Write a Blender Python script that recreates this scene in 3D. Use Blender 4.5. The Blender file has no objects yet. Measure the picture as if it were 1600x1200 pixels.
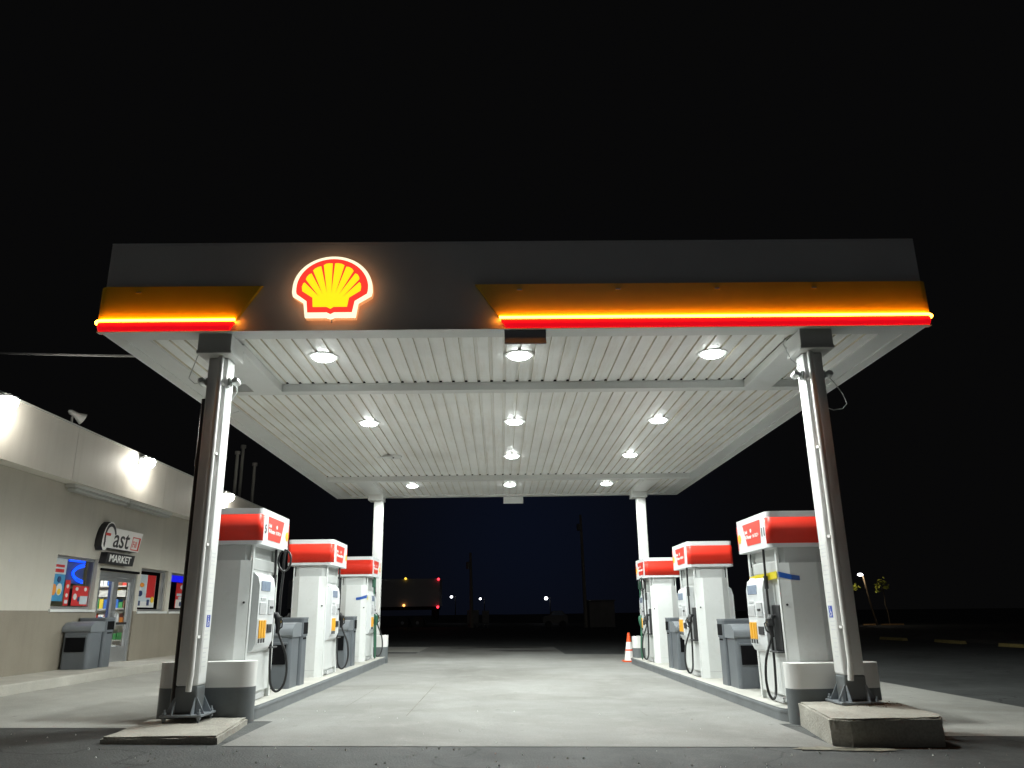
import bpy, bmesh, math, random
from mathutils import Matrix, Vector
random.seed(7)
R = math.radians
SC = bpy.context.scene
COL = SC.collection

# ------------------------------------------------------------------ camera
cam_d = bpy.data.cameras.new('camera')
cam = bpy.data.objects.new('camera', cam_d)
COL.objects.link(cam)
cam_d.sensor_width = 36.0
cam_d.lens = 1206.4 * 36 / 1600
cam_d.clip_start = 0.05
cam_d.clip_end = 2000
_p, _y, _r = .2885, .0185, -.0150
_f = Vector((math.sin(_y)*math.cos(_p), math.cos(_y)*math.cos(_p), math.sin(_p)))
_ri = Vector((math.cos(_y), -math.sin(_y), 0)); _u = _ri.cross(_f)
_r2 = _ri*math.cos(_r) + _u*math.sin(_r); _u2 = -_ri*math.sin(_r) + _u*math.cos(_r)
M = Matrix((_r2, _u2, -_f)).transposed().to_4x4(); M.translation = (0, 0, 1.2)
cam.matrix_world = M
SC.camera = cam
SC.render.resolution_x, SC.render.resolution_y = 1024, 768

# ------------------------------------------------------------------ night sky, exposure
W = bpy.data.worlds.new('World'); SC.world = W; W.use_nodes = True
nt = W.node_tree; nt.nodes.clear()
wo = nt.nodes.new('ShaderNodeOutputWorld'); bg = nt.nodes.new('ShaderNodeBackground')
ge = nt.nodes.new('ShaderNodeTexCoord')
dp = nt.nodes.new('ShaderNodeVectorMath'); dp.operation = 'DOT_PRODUCT'
gd = Vector((0.03, 1, .10)).normalized(); dp.inputs[1].default_value = gd
nt.links.new(ge.outputs['Generated'], dp.inputs[0])
mx = nt.nodes.new('ShaderNodeMath'); mx.operation = 'MAXIMUM'; mx.inputs[1].default_value = 0
nt.links.new(dp.outputs['Value'], mx.inputs[0])
pw = nt.nodes.new('ShaderNodeMath'); pw.operation = 'POWER'; pw.inputs[1].default_value = 60
nt.links.new(mx.outputs[0], pw.inputs[0])
mc = nt.nodes.new('ShaderNodeMix'); mc.data_type = 'RGBA'
mc.inputs[6].default_value = (.0021, .0021, .0022, 1)
mc.inputs[7].default_value = (.0024, .0036, .0085, 1)          # blue lens flare haze put into the sky colour, low ahead
nt.links.new(pw.outputs[0], mc.inputs[0])
nt.links.new(mc.outputs[2], bg.inputs['Color']); bg.inputs['Strength'].default_value = 1.0
nt.links.new(bg.outputs[0], wo.inputs['Surface'])
SC.view_settings.view_transform = 'Standard'
SC.view_settings.look = 'None'
SC.view_settings.exposure = .18
SC.view_settings.gamma = 1
sun_d = bpy.data.lights.new('fill_sun', 'SUN'); sun_d.energy = .024; sun_d.angle = R(3); sun_d.color = (.95, .97, 1.0)
sun = bpy.data.objects.new('fill_sun', sun_d); COL.objects.link(sun); sun.rotation_euler = (R(62), 0, R(8))   # added fill from behind the camera, brightens fascia and column fronts
LAMP_L = 26.0      # glow of a canopy lens
LAMP_W = 465.0     # power of the downward beam of a canopy light

# ------------------------------------------------------------------ materials
def mat(name, col, rough=.5, metal=0.0, var=.12, scale=3.0, bump=0.0, bscale=30.0, spec=.5, coat=0.0, tint=None, grime=0.0, streak=0.0):
    m = bpy.data.materials.new(name); m.use_nodes = True
    t = m.node_tree; b = t.nodes['Principled BSDF']
    b.inputs['Roughness'].default_value = rough
    b.inputs['Metallic'].default_value = metal
    b.inputs['Specular IOR Level'].default_value = spec
    b.inputs['Coat Weight'].default_value = coat
    tc = t.nodes.new('ShaderNodeTexCoord')
    n = t.nodes.new('ShaderNodeTexNoise'); n.inputs['Scale'].default_value = scale
    n.inputs['Detail'].default_value = 6; n.inputs['Roughness'].default_value = .6
    t.links.new(tc.outputs['Object'], n.inputs['Vector'])
    r = t.nodes.new('ShaderNodeValToRGB')
    r.color_ramp.elements[0].position = .3; r.color_ramp.elements[1].position = .7
    c = Vector(col[:3]); d = c*(1-var); l = c*(1+var*.5)
    if tint: d = Vector(tint)
    r.color_ramp.elements[0].color = (*d, 1); r.color_ramp.elements[1].color = (*l, 1)
    t.links.new(n.outputs['Fac'], r.inputs['Fac'])
    out = r.outputs['Color']
    if grime > 0:
        n3 = t.nodes.new('ShaderNodeTexNoise'); n3.inputs['Scale'].default_value = scale*4; n3.inputs['Detail'].default_value = 8
        n3.inputs['Roughness'].default_value = .7
        t.links.new(tc.outputs['Object'], n3.inputs['Vector'])
        r3 = t.nodes.new('ShaderNodeValToRGB'); r3.color_ramp.elements[0].position = .52; r3.color_ramp.elements[1].position = .75
        r3.color_ramp.elements[0].color = (0, 0, 0, 1); r3.color_ramp.elements[1].color = (grime, grime, grime, 1)
        t.links.new(n3.outputs['Fac'], r3.inputs['Fac'])
        mm = t.nodes.new('ShaderNodeMix'); mm.data_type = 'RGBA'
        t.links.new(r3.outputs['Color'], mm.inputs[0]); t.links.new(out, mm.inputs[6])
        mm.inputs[7].default_value = (c.x*.45, c.y*.40, c.z*.33, 1); out = mm.outputs[2]
    if streak > 0:
        mp = t.nodes.new('ShaderNodeMapping'); mp.inputs['Scale'].default_value = (2.2, 2.2, .16)
        t.links.new(tc.outputs['Object'], mp.inputs['Vector'])
        n4 = t.nodes.new('ShaderNodeTexNoise'); n4.inputs['Scale'].default_value = 1.6; n4.inputs['Detail'].default_value = 7; n4.inputs['Roughness'].default_value = .65
        t.links.new(mp.outputs[0], n4.inputs['Vector'])
        r4 = t.nodes.new('ShaderNodeValToRGB'); r4.color_ramp.elements[0].position = .47; r4.color_ramp.elements[1].position = .72
        r4.color_ramp.elements[0].color = (0, 0, 0, 1); r4.color_ramp.elements[1].color = (streak, streak, streak, 1)
        t.links.new(n4.outputs['Fac'], r4.inputs['Fac'])
        m4 = t.nodes.new('ShaderNodeMix'); m4.data_type = 'RGBA'
        t.links.new(r4.outputs['Color'], m4.inputs[0]); t.links.new(out, m4.inputs[6])
        m4.inputs[7].default_value = (c.x*.5, c.y*.46, c.z*.40, 1); out = m4.outputs[2]
    t.links.new(out, b.inputs['Base Color'])
    if bump > 0:
        n2 = t.nodes.new('ShaderNodeTexNoise'); n2.inputs['Scale'].default_value = bscale; n2.inputs['Detail'].default_value = 8
        t.links.new(tc.outputs['Object'], n2.inputs['Vector'])
        bp = t.nodes.new('ShaderNodeBump'); bp.inputs['Strength'].default_value = bump; bp.inputs['Distance'].default_value = .02
        t.links.new(n2.outputs['Fac'], bp.inputs['Height']); t.links.new(bp.outputs['Normal'], b.inputs['Normal'])
    return m
def emit(name, col, s, base=None):
    m = bpy.data.materials.new(name); m.use_nodes = True
    b = m.node_tree.nodes['Principled BSDF']
    b.inputs['Base Color'].default_value = (*(base or col), 1)
    b.inputs['Emission Color'].default_value = (*col, 1); b.inputs['Emission Strength'].default_value = s
    b.inputs['Roughness'].default_value = .4
    return m
def glass(name, refl=.12):
    m = bpy.data.materials.new(name); m.use_nodes = True
    t = m.node_tree; t.nodes.clear()
    o = t.nodes.new('ShaderNodeOutputMaterial'); mi = t.nodes.new('ShaderNodeMixShader')
    tr = t.nodes.new('ShaderNodeBsdfTransparent'); tr.inputs[0].default_value = (.9, .93, .92, 1)
    g = t.nodes.new('ShaderNodeBsdfGlossy'); g.inputs['Roughness'].default_value = .03
    fr = t.nodes.new('ShaderNodeFresnel'); fr.inputs['IOR'].default_value = 1.35
    t.links.new(fr.outputs[0], mi.inputs[0]); t.links.new(tr.outputs[0], mi.inputs[1]); t.links.new(g.outputs[0], mi.inputs[2])
    t.links.new(mi.outputs[0], o.inputs['Surface'])
    return m

def ground_mat(name, base, dark, light, big=.35, fine=60, bump=.4, rough=.85, speck=0.0, tracks=False, crack=0.0):
    m = bpy.data.materials.new(name); m.use_nodes = True
    t = m.node_tree; b = t.nodes['Principled BSDF']; L = t.links
    b.inputs['Specular IOR Level'].default_value = .3
    tc = t.nodes.new('ShaderNodeTexCoord')
    def noise(sc, det=8, ro=.6, vec=None, dist=0):
        n = t.nodes.new('ShaderNodeTexNoise'); n.inputs['Scale'].default_value = sc
        n.inputs['Detail'].default_value = det; n.inputs['Roughness'].default_value = ro; n.inputs['Distortion'].default_value = dist
        L.new(vec or tc.outputs['Object'], n.inputs['Vector']); return n.outputs['Fac']
    def ramp(s, p0, p1, c0, c1):
        r = t.nodes.new('ShaderNodeValToRGB'); e = r.color_ramp.elements
        e[0].position, e[1].position = p0, p1; e[0].color, e[1].color = (*c0, 1), (*c1, 1)
        L.new(s, r.inputs['Fac']); return r.outputs['Color']
    def mix(f, a, c, mode='MIX'):
        x = t.nodes.new('ShaderNodeMix'); x.data_type = 'RGBA'; x.blend_type = mode
        if hasattr(f, 'is_output'): L.new(f, x.inputs[0])
        else: x.inputs[0].default_value = f
        for s, k in ((a, 6), (c, 7)):
            if hasattr(s, 'is_output'): L.new(s, x.inputs[k])
            else: x.inputs[k].default_value = (*s, 1)
        return x.outputs[2]
    c = ramp(noise(big, 10, .62, dist=.6), .3, .72, dark, base)
    c = mix(ramp(noise(big*5, 8, .65), .5, .78, (0, 0, 0), (.5, .5, .5)), c, light)
    mp = t.nodes.new('ShaderNodeMapping'); mp.inputs['Scale'].default_value = (1.0, .14, 1)
    L.new(tc.outputs['Object'], mp.inputs['Vector'])
    if tracks:
        c = mix(ramp(noise(1.1, 6, .6, mp.outputs[0], .4), .52, .72, (0, 0, 0), (.45, .45, .45)), c, tuple(x*.62 for x in base))
        c = mix(ramp(noise(4.5, 5, .6), .66, .74, (0, 0, 0), (.38, .38, .38)), c, tuple(x*.55 for x in base))
    sp = noise(fine, 3, .5)
    c = mix(ramp(sp, .35, .65, (.3, .3, .3), (0, 0, 0)), c, tuple(x*.5 for x in dark))
    if tracks:
        c = mix(ramp(noise(7.0, 2, .4, None, .3), .70, .76, (0, 0, 0), (.55, .55, .55)), c, tuple(x*.42 for x in base))
        c = mix(ramp(noise(.55, 9, .7, None, 1.2), .55, .75, (0, 0, 0), (.5, .5, .5)), c, tuple(x*.70 for x in base))
    if crack:
        wv = t.nodes.new('ShaderNodeTexNoise'); wv.inputs['Scale'].default_value = 1.3; wv.inputs['Detail'].default_value = 5; L.new(tc.outputs['Object'], wv.inputs['Vector'])
        va = t.nodes.new('ShaderNodeMix'); va.data_type = 'RGBA'; va.blend_type = 'ADD'; va.inputs[0].default_value = .9
        L.new(tc.outputs['Object'], va.inputs[6]); L.new(wv.outputs['Color'], va.inputs[7])
        vo = t.nodes.new('ShaderNodeTexVoronoi'); vo.feature = 'DISTANCE_TO_EDGE'; vo.inputs['Scale'].default_value = crack; L.new(va.outputs[2], vo.inputs['Vector'])
        c = mix(ramp(vo.outputs['Distance'], .002, .006, (.75, .75, .75), (0, 0, 0)), c, tuple(x*.35 for x in dark))
    if speck: c = mix(ramp(noise(fine*2.2, 2, .5), .68, .74, (0, 0, 0), (speck, speck, speck)), c, tuple(min(1, x*3) for x in light))
    L.new(c, b.inputs['Base Color'])
    rr = t.nodes.new('ShaderNodeMapRange'); rr.inputs['To Min'].default_value = rough-.2; rr.inputs['To Max'].default_value = min(1, rough+.1)
    L.new(noise(big*3), rr.inputs['Value']); L.new(rr.outputs[0], b.inputs['Roughness'])
    bp = t.nodes.new('ShaderNodeBump'); bp.inputs['Strength'].default_value = bump; bp.inputs['Distance'].default_value = .012
    L.new(sp, bp.inputs['Height']); L.new(bp.outputs['Normal'], b.inputs['Normal'])
    return m

def soffit_mat():
    m = mat('soffit_paint', (.89, .895, .875), .36, var=.10, scale=.9, spec=.5, coat=.0)
    t = m.node_tree; b = t.nodes['Principled BSDF']
    tc = t.nodes.new('ShaderNodeTexCoord'); mp = t.nodes.new('ShaderNodeMapping'); mp.inputs['Scale'].default_value = (9, .8, 1)
    t.links.new(tc.outputs['Object'], mp.inputs['Vector'])
    n = t.nodes.new('ShaderNodeTexNoise'); n.inputs['Scale'].default_value = 2; n.inputs['Detail'].default_value = 4
    t.links.new(mp.outputs[0], n.inputs['Vector'])
    src = b.inputs['Base Color'].links[0].from_socket
    mp2 = t.nodes.new('ShaderNodeMapping'); mp2.inputs['Scale'].default_value = (5, .35, 1); t.links.new(tc.outputs['Object'], mp2.inputs['Vector'])
    n5 = t.nodes.new('ShaderNodeTexNoise'); n5.inputs['Scale'].default_value = 1.5; n5.inputs['Detail'].default_value = 7; n5.inputs['Roughness'].default_value = .7
    t.links.new(mp2.outputs[0], n5.inputs['Vector'])
    r5 = t.nodes.new('ShaderNodeValToRGB'); r5.color_ramp.elements[0].position = .5; r5.color_ramp.elements[1].position = .75
    r5.color_ramp.elements[0].color = (0, 0, 0, 1); r5.color_ramp.elements[1].color = (.55, .55, .55, 1); t.links.new(n5.outputs['Fac'], r5.inputs['Fac'])
    m5 = t.nodes.new('ShaderNodeMix'); m5.data_type = 'RGBA'; t.links.new(r5.outputs['Color'], m5.inputs[0]); t.links.new(src, m5.inputs[6])
    m5.inputs[7].default_value = (.60, .55, .44, 1); t.links.new(m5.outputs[2], b.inputs['Base Color'])
    bp = t.nodes.new('ShaderNodeBump'); bp.inputs['Strength'].default_value = .22; bp.inputs['Distance'].default_value = .02
    t.links.new(n.outputs['Fac'], bp.inputs['Height']); t.links.new(bp.outputs['Normal'], b.inputs['Normal'])
    return m

MT = dict(
 white=mat('white_paint', (.74, .75, .73), .38, var=.06, scale=2, grime=.10),
 pumpwhite=mat('pump_white_paint', (.77, .79, .78), .36, var=.06, scale=2.5, grime=.18),
 collar=mat('pump_grey_paint', (.58, .60, .59), .4, var=.06, scale=3),
 colpaint=mat('column_paint', (.74, .745, .74), .5, var=.08, scale=1.5, grime=.12),
 soffit=soffit_mat(),
 groove=mat('soffit_groove_paint', (.66, .60, .48), .5, var=.3, scale=2),
 trim=mat('trim_paint', (.68, .69, .67), .4, var=.07, scale=1.2, grime=.15),
 grey=mat('grey_band_paint', (.15, .165, .172), .5, var=.15, scale=4, grime=.3),
 fascia=mat('fascia_grey', (.74, .75, .77), .45, var=.08, scale=.8),
 yellow=mat('yellow_panel', (.88, .60, .02), .38, var=.05, scale=2),
 tube=emit('led_tube_glow', (1.0, .31, .02), 26.0),
 redled=emit('red_band_glow', (.80, .003, .012), .70),
 steel=mat('painted_steel', (.30, .33, .36), .45, metal=.2, var=.2, scale=6),
 galv=mat('galvanised', (.5, .51, .5), .4, metal=.7, var=.2, scale=9),
 red=mat('red_panel_gloss', (.70, .034, .017), .42, var=.05, scale=2, spec=.25),
 redflat=mat('red_graphic', (.66, .045, .025), .4, var=.08, scale=5),
 letter=mat('white_letters', (.82, .82, .80), .5, var=.03),
 gold=mat('yellow_graphic', (.85, .55, .03), .4, var=.05),
 black=mat('black_rubber', (.018, .018, .019), .42, var=.2, scale=8),
 blackp=mat('black_plastic', (.022, .022, .024), .5, var=.2, scale=8),
 screen=mat('display_glass', (.30, .36, .46), .12, var=.2, scale=8),
 module=mat('module_plastic', (.74, .76, .77), .3, var=.04, scale=5),
 keys=mat('keypad_metal', (.58, .59, .60), .4, metal=.2, var=.15, scale=20),
 green=mat('green_hose', (.03, .12, .07), .4, var=.15, scale=8),
 amber=mat('amber_buttons', (.85, .42, .03), .4, var=.08, scale=20),
 orange=mat('orange_plastic', (.85, .10, .02), .45, var=.1, scale=8, grime=.2),
 tapey=mat('yellow_tape', (.75, .62, .02), .4, var=.1, scale=9),
 tapeb=mat('blue_tape', (.02, .10, .42), .4, var=.1, scale=9),
 bin=mat('bin_grey_plastic', (.135, .150, .166), .45, var=.12, scale=3, grime=.2, bump=.05, bscale=200),
 binlid=mat('bin_lid_plastic', (.20, .218, .235), .42, var=.1, scale=3, grime=.15),
 plinth=ground_mat('rough_concrete', (.50, .48, .42), (.33, .31, .27), (.58, .56, .50), big=1.6, fine=45, bump=.7),
 walls=mat('store_stucco', (.58, .55, .48), .85, var=.10, scale=.8, bump=.25, bscale=60, grime=.10, streak=.14),
 wains=mat('store_brown_stucco', (.265, .235, .185), .85, var=.14, scale=1.0, bump=.25, bscale=60, grime=.15, streak=.2),
 parap=mat('parapet_panel', (.82, .79, .72), .6, var=.06, scale=.7, grime=.08, streak=.15),
 alu=mat('aluminium', (.50, .51, .52), .35, metal=.75, var=.08, scale=6),
 glass=glass('window_glass'),
 dark=mat('dark_parts_and_hole_shade', (.008, .008, .009), .8, var=.2, scale=3, spec=.05),  # near-black for blinds and dark parts, and for shade painted into holes
 khaki=mat('khaki_blind', (.20, .175, .10), .7, var=.15, scale=3),
 wlamp=emit('wall_lamp_glow', (1.0, .95, .84), 95),
 lens=emit('canopy_lens_glow', (.93, 1.0, .97), LAMP_L),
 lensoff=mat('dead_lens', (.55, .56, .54), .3, var=.1),
 neon=emit('neon_blue', (.01, .10, 1.0), 1.3),
 shopceil=emit('shop_lights', (.92, .96, 1.0), 18),
 shopw=mat('shop_wall', (.62, .60, .55), .7),
 shopfl=mat('shop_floor', (.45, .43, .40), .4),
 asphalt=ground_mat('asphalt_surface', (.108, .112, .110), (.060, .063, .062), (.155, .158, .152), big=.7, fine=48, bump=.8, speck=.5, crack=.30),
 patch=ground_mat('old_asphalt', (.17, .165, .15), (.09, .088, .082), (.2, .19, .17), big=.5, fine=60, bump=.6),
 concrete=ground_mat('pad_concrete', (.315, .315, .30), (.17, .165, .15), (.375, .37, .35), big=.33, fine=70, bump=.25, tracks=True),
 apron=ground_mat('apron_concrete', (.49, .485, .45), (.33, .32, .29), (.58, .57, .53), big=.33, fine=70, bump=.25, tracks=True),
 kerb=mat('kerb_concrete', (.47, .45, .40), .85, var=.18, scale=2.0, bump=.3, bscale=50, grime=.3),
 islandtop=mat('island_concrete', (.46, .45, .41), .8, var=.15, scale=2.0, bump=.2, bscale=50, grime=.3),
 islandside=mat('island_steel_form', (.20, .215, .225), .5, var=.2, scale=2.5, grime=.35),
 bark=mat('bark', (.22, .17, .11), .9, var=.3, scale=12, bump=.4),
 leaf=mat('yellow_green_leaf', (.42, .44, .05), .6, var=.35, scale=12),
 gravel=mat('gravel_dirt', (.12, .11, .10), .95, var=.5, scale=6, bump=1.0, bscale=40),
 stopy=mat('wheel_stop_yellow', (.42, .33, .12), .7, var=.25, scale=5, grime=.3),
 stopo=mat('wheel_stop_tan', (.62, .36, .14), .7, var=.25, scale=5, grime=.3),
 wood=mat('pole_wood', (.30, .27, .22), .9, var=.3, scale=6),
 trailer=mat('trailer_skin', (.44, .43, .42), .45, var=.06, scale=.6),
 dim=mat('weathered_panel', (.22, .21, .195), .7, var=.2, scale=1.5),
 amberl=emit('amber_marker', (1.0, .62, .06), 1.6),
 oral=emit('orange_marker', (1.0, .40, .10), 3.0),
 redl=emit('red_marker', (1.0, .03, .05), 4.0),
 slamp=emit('street_lamp_glow', (.92, .94, 1.0), 8.0),
 farpole=mat('dark_pole', (.03, .03, .03), .8),
 pecw=emit('sign_edge_glow', (1.0, .90, .60), 1.15),
 pecr=emit('sign_red_glow', (.98, .045, .030), .95),
 pecy=emit('sign_yellow_glow', (1.0, .78, .012), 1.0),
 pecs=emit('sign_halo_glow', (1.0, .42, .16), .6),  # case glow added to wash the fascia with a warm halo
 blue=mat('sign_blue', (.02, .06, .42), .4, var=.05),
 ink=mat('grey_ink', (.66, .67, .68), .6, var=.1),
 pblue=mat('poster_sky_blue', (.06, .30, .55), .45, var=.4, scale=2.5),
 ppale=mat('poster_pale', (.55, .62, .66), .45, var=.15, scale=4),
 pred=mat('poster_red', (.62, .03, .03), .45, var=.1, scale=4),
 pnavy=mat('poster_navy', (.03, .05, .14), .45, var=.1, scale=4),
 pora=mat('poster_orange', (.80, .28, .04), .45, var=.1, scale=4),
 pwhite=mat('poster_white', (.72, .72, .70), .45, var=.1, scale=6),
 deepblue=emit('blue_sign_glow', (.01, .01, .60), .9),
 leafbrown=mat('dry_leaf', (.16, .08, .035), .8, var=.4, scale=20),
)

# ------------------------------------------------------------------ mesh helper
def wloc(o):
    v = Vector((0, 0, 0))
    while o is not None:
        v += o.location; o = o.parent
    return v
class MB:
    def __init__(s): s.v, s.f, s.m = [], [], []
    def add(s, vs, fs, m=0):
        n = len(s.v); s.v += [tuple(x) for x in vs]
        for f in fs: s.f.append([i+n for i in f]); s.m.append(m)
        return s
    def box(s, x0, x1, y0, y1, z0, z1, m=0):
        v = [(x, y, z) for z in (z0, z1) for x, y in ((x0, y0), (x1, y0), (x1, y1), (x0, y1))]
        return s.add(v, [(3, 2, 1, 0), (4, 5, 6, 7), (0, 1, 5, 4), (1, 2, 6, 5), (2, 3, 7, 6), (3, 0, 4, 7)], m)
    def prism(s, poly, a0, a1, axis='z', m=0, mcap=None):
        n = len(poly)
        def P(p, a):
            if axis == 'z': return (p[0], p[1], a)
            if axis == 'x': return (a, p[0], p[1])
            return (p[0], a, p[1])
        v = [P(p, a0) for p in poly] + [P(p, a1) for p in poly]
        s.add(v, [(i, (i+1) % n, n+(i+1) % n, n+i) for i in range(n)], m)
        mcap = m if mcap is None else mcap
        return s.add(v, [tuple(range(n))[::-1], tuple(range(n, 2*n))], mcap)
    def face(s, pts, m=0): return s.add(pts, [tuple(range(len(pts)))], m)
    def tube(s, pts, r, n=8, m=0, closed=False):
        pts = [Vector(p) for p in pts]; k = len(pts); rings = []; up = None
        rr = r if isinstance(r, (list, tuple)) else [r]*k
        for i, p in enumerate(pts):
            a = pts[(i-1) % k] if (closed or i > 0) else p
            b = pts[(i+1) % k] if (closed or i < k-1) else p
            t = (b-a).normalized()
            if up is None:
                up = Vector((0, 0, 1)) if abs(t.z) < .9 else Vector((1, 0, 0))
            up = (up - t*up.dot(t)).normalized(); w = t.cross(up)
            rings.append([p + (up*math.cos(2*math.pi*j/n) + w*math.sin(2*math.pi*j/n))*rr[i] for j in range(n)])
        v = [q for g in rings for q in g]; f = []
        for i in range(k if closed else k-1):
            for j in range(n):
                a, b = i*n+j, i*n+(j+1) % n; c, d = ((i+1) % k)*n+(j+1) % n, ((i+1) % k)*n+j
                f.append((a, b, c, d))
        if not closed: f += [tuple(range(n))[::-1], tuple(range((k-1)*n, k*n))]
        return s.add(v, f, m)
    def cyl(s, a, b, r, n=16, m=0, r2=None): return s.tube([a, b], [r, r if r2 is None else r2], n, m)
    def lathe(s, prof, c=(0, 0, 0), n=24, m=0):
        v = [(c[0]+r*math.cos(2*math.pi*j/n), c[1]+r*math.sin(2*math.pi*j/n), c[2]+z) for r, z in prof for j in range(n)]
        f = [(i*n+j, i*n+(j+1) % n, (i+1)*n+(j+1) % n, (i+1)*n+j) for i in range(len(prof)-1) for j in range(n)]
        f += [tuple(range(n))[::-1], tuple(range((len(prof)-1)*n, len(prof)*n))]
        return s.add(v, f, m)
    def text(s, body, size, o, right, up, m=0, shear=0, wide=1.0, ext=.0015, align='LEFT', bold=0):
        cu = bpy.data.curves.new('t', 'FONT'); cu.body = body; cu.size = size; cu.shear = shear; cu.extrude = ext
        cu.align_x = align; cu.resolution_u = 3; cu.offset = bold
        ob = bpy.data.objects.new('t', cu); COL.objects.link(ob)
        dg = bpy.context.evaluated_depsgraph_get(); me = bpy.data.meshes.new_from_object(ob.evaluated_get(dg))
        ri, u = Vector(right), Vector(up); nn = ri.cross(u)
        s.add([Vector(o)+ri*(q.co.x*wide)+u*q.co.y+nn*q.co.z for q in me.vertices], [tuple(p.vertices) for p in me.polygons], m)
        bpy.data.objects.remove(ob); bpy.data.curves.remove(cu); bpy.data.meshes.remove(me)
        return s
    def build(s, name, mats, parent=None, bevel=0, smooth=False, local=False, seg=2):
        me = bpy.data.meshes.new(name)
        off = Vector((0, 0, 0)) if (local or parent is None) else wloc(parent)
        me.from_pydata([Vector(v)-off for v in s.v], [], s.f)
        if not isinstance(mats, (list, tuple)): mats = [mats]
        for x in mats: me.materials.append(MT[x] if isinstance(x, str) else x)
        if len(mats) > 1:
            for p, i in zip(me.polygons, s.m): p.material_index = i
        bm = bmesh.new(); bm.from_mesh(me)
        bmesh.ops.recalc_face_normals(bm, faces=bm.faces); bm.to_mesh(me); bm.free()
        me.validate()
        o = bpy.data.objects.new(name, me); COL.objects.link(o)
        if parent: o.parent = parent
        if bevel:
            b = o.modifiers.new('bevel', 'BEVEL'); b.width = bevel; b.segments = seg; b.limit_method = 'ANGLE'; b.angle_limit = R(40)
        if smooth:
            for p in me.polygons: p.use_smooth = True
            if hasattr(me, 'set_sharp_from_angle'): me.set_sharp_from_angle(angle=R(38))
            wn = o.modifiers.new('weighted', 'WEIGHTED_NORMAL'); wn.keep_sharp = True; wn.weight = 90
        return o
def tag(o, label, cat, group=None):
    o['label'] = label; o['category'] = cat
    if group: o['group'] = group
    return o
def struct(o): o['kind'] = 'structure'; return o
def thing(name, label, cat, loc, rz=0, group=None):
    o = bpy.data.objects.new(name, None); COL.objects.link(o); o.location = loc; o.rotation_euler = (0, 0, rz)
    o.empty_display_size = .2
    return tag(o, label, cat, group)
def dup(root, loc, rz, label):
    r = root.copy(); COL.objects.link(r); r.location = loc; r.rotation_euler = (0, 0, rz); r['label'] = label
    for ch in list(root.children):
        c = ch.copy(); COL.objects.link(c); c.parent = r
        for g in list(ch.children):
            d = g.copy(); COL.objects.link(d); d.parent = c
    return r
def rrect(x0, x1, y0, y1, r, n=6):
    P = []
    for cx, cy, a in ((x1-r, y0+r, -90), (x1-r, y1-r, 0), (x0+r, y1-r, 90), (x0+r, y0+r, 180)):
        for k in range(n+1):
            t = R(a+90*k/n); P.append((cx+r*math.cos(t), cy+r*math.sin(t)))
    return P
def circ(cx, cy, r, n=20, ry=None): return [(cx+r*math.cos(2*math.pi*k/n), cy+(ry or r)*math.sin(2*math.pi*k/n)) for k in range(n)]

# ------------------------------------------------------------------ ground
S = .018
def gz(x): return -S*(max(-9.75, min(10.25, x))-.25)
def sheet(rects, dz, step=1.0):
    b = MB()
    for x0, x1, y0, y1 in rects:
        xs = sorted({x0, x1} | {t for t in (-9.75, 10.25) if x0 < t < x1})
        for a, c in zip(xs[:-1], xs[1:]):
            b.face([(a, y0, gz(a)+dz), (c, y0, gz(c)+dz), (c, y1, gz(c)+dz), (a, y1, gz(a)+dz)])
    return b
struct(sheet([(-300, 300, -60, 900)], -.0045).build('asphalt_lot', 'asphalt'))
# concrete pad poured as slabs with open joints
J = .008
slabs = []
def grid(xs, ys):
    for a, c in zip(xs[:-1], xs[1:]):
        for d, e in zip(ys[:-1], ys[1:]): slabs.append((a+J/2, c-J/2, d+J/2, e-J/2))
slabs += [(-2.62, 3.16, 7.9, 25.2), (-3.84, -2.62, 9.62, 25.2), (3.16, 4.26, 9.5, 25.2), (-2.62, 1.98, 25.2, 30.5)]
grid([-7.33, -3.84], [9.05, 17.6, 26]); grid([4.26, 7.08], [8.6, 17.5, 26]); grid([-7.33, -2.62], [26, 30])
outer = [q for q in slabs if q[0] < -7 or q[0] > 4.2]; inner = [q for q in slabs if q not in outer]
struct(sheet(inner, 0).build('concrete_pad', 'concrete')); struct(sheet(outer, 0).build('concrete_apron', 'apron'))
struct(sheet([(1.99, 7.0, 26.01, 31)], -.006).build('old_asphalt_strip', 'patch'))
joints = [(-1.156, -1.144, 10.1, 14.6), (-2.6, -1.144, 10.088, 10.1), (-2.06, -2.052, 11.0, 14.0), (1.776, 1.784, 10.15, 10.75), (1.776, 2.8, 10.15, 10.158), (-2.6, 3.1, 18.2, 18.215)]
struct(sheet(joints, .003).build('pad_joints', mat('joint_dirt', (.16, .15, .13), .9, var=.4, scale=3)))
# worn dark patches on the lot behind the pad
def blob(cx, cy, rx, ry, n=26):
    return [(cx+rx*math.cos(2*math.pi*k/n)*random.uniform(.72, 1.1), cy+ry*math.sin(2*math.pi*k/n)*random.uniform(.7, 1.1)) for k in range(n)]
b = MB()
for cx, cy, rx, ry in ((.7, 27.2, 1.3, .35), (.3, 29.6, 1.6, .5), (-1.4, 29.0, .5, .3), (5.1, 28.2, 1.2, .35)):
    b.face([(x, y, gz(x)+.004) for x, y in blob(cx, cy, rx, ry)])
struct(b.build('oil_stain_ground', mat('oil_stain', (.035, .034, .032), .6, var=.3, scale=3)))
b = MB(); random.seed(31)
for cx, cy, rx, ry in ((3.0, 7.80, .30, .10), (3.35, 7.74, .35, .09)):
    b.face([(x, y, gz(x)+.005) for x, y in blob(cx, cy, rx, ry)])
o = struct(b.build('sand_ground', mat('sand_dust', (.24, .225, .175), .95, var=.5, scale=9)))
b = MB(); random.seed(32)
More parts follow.
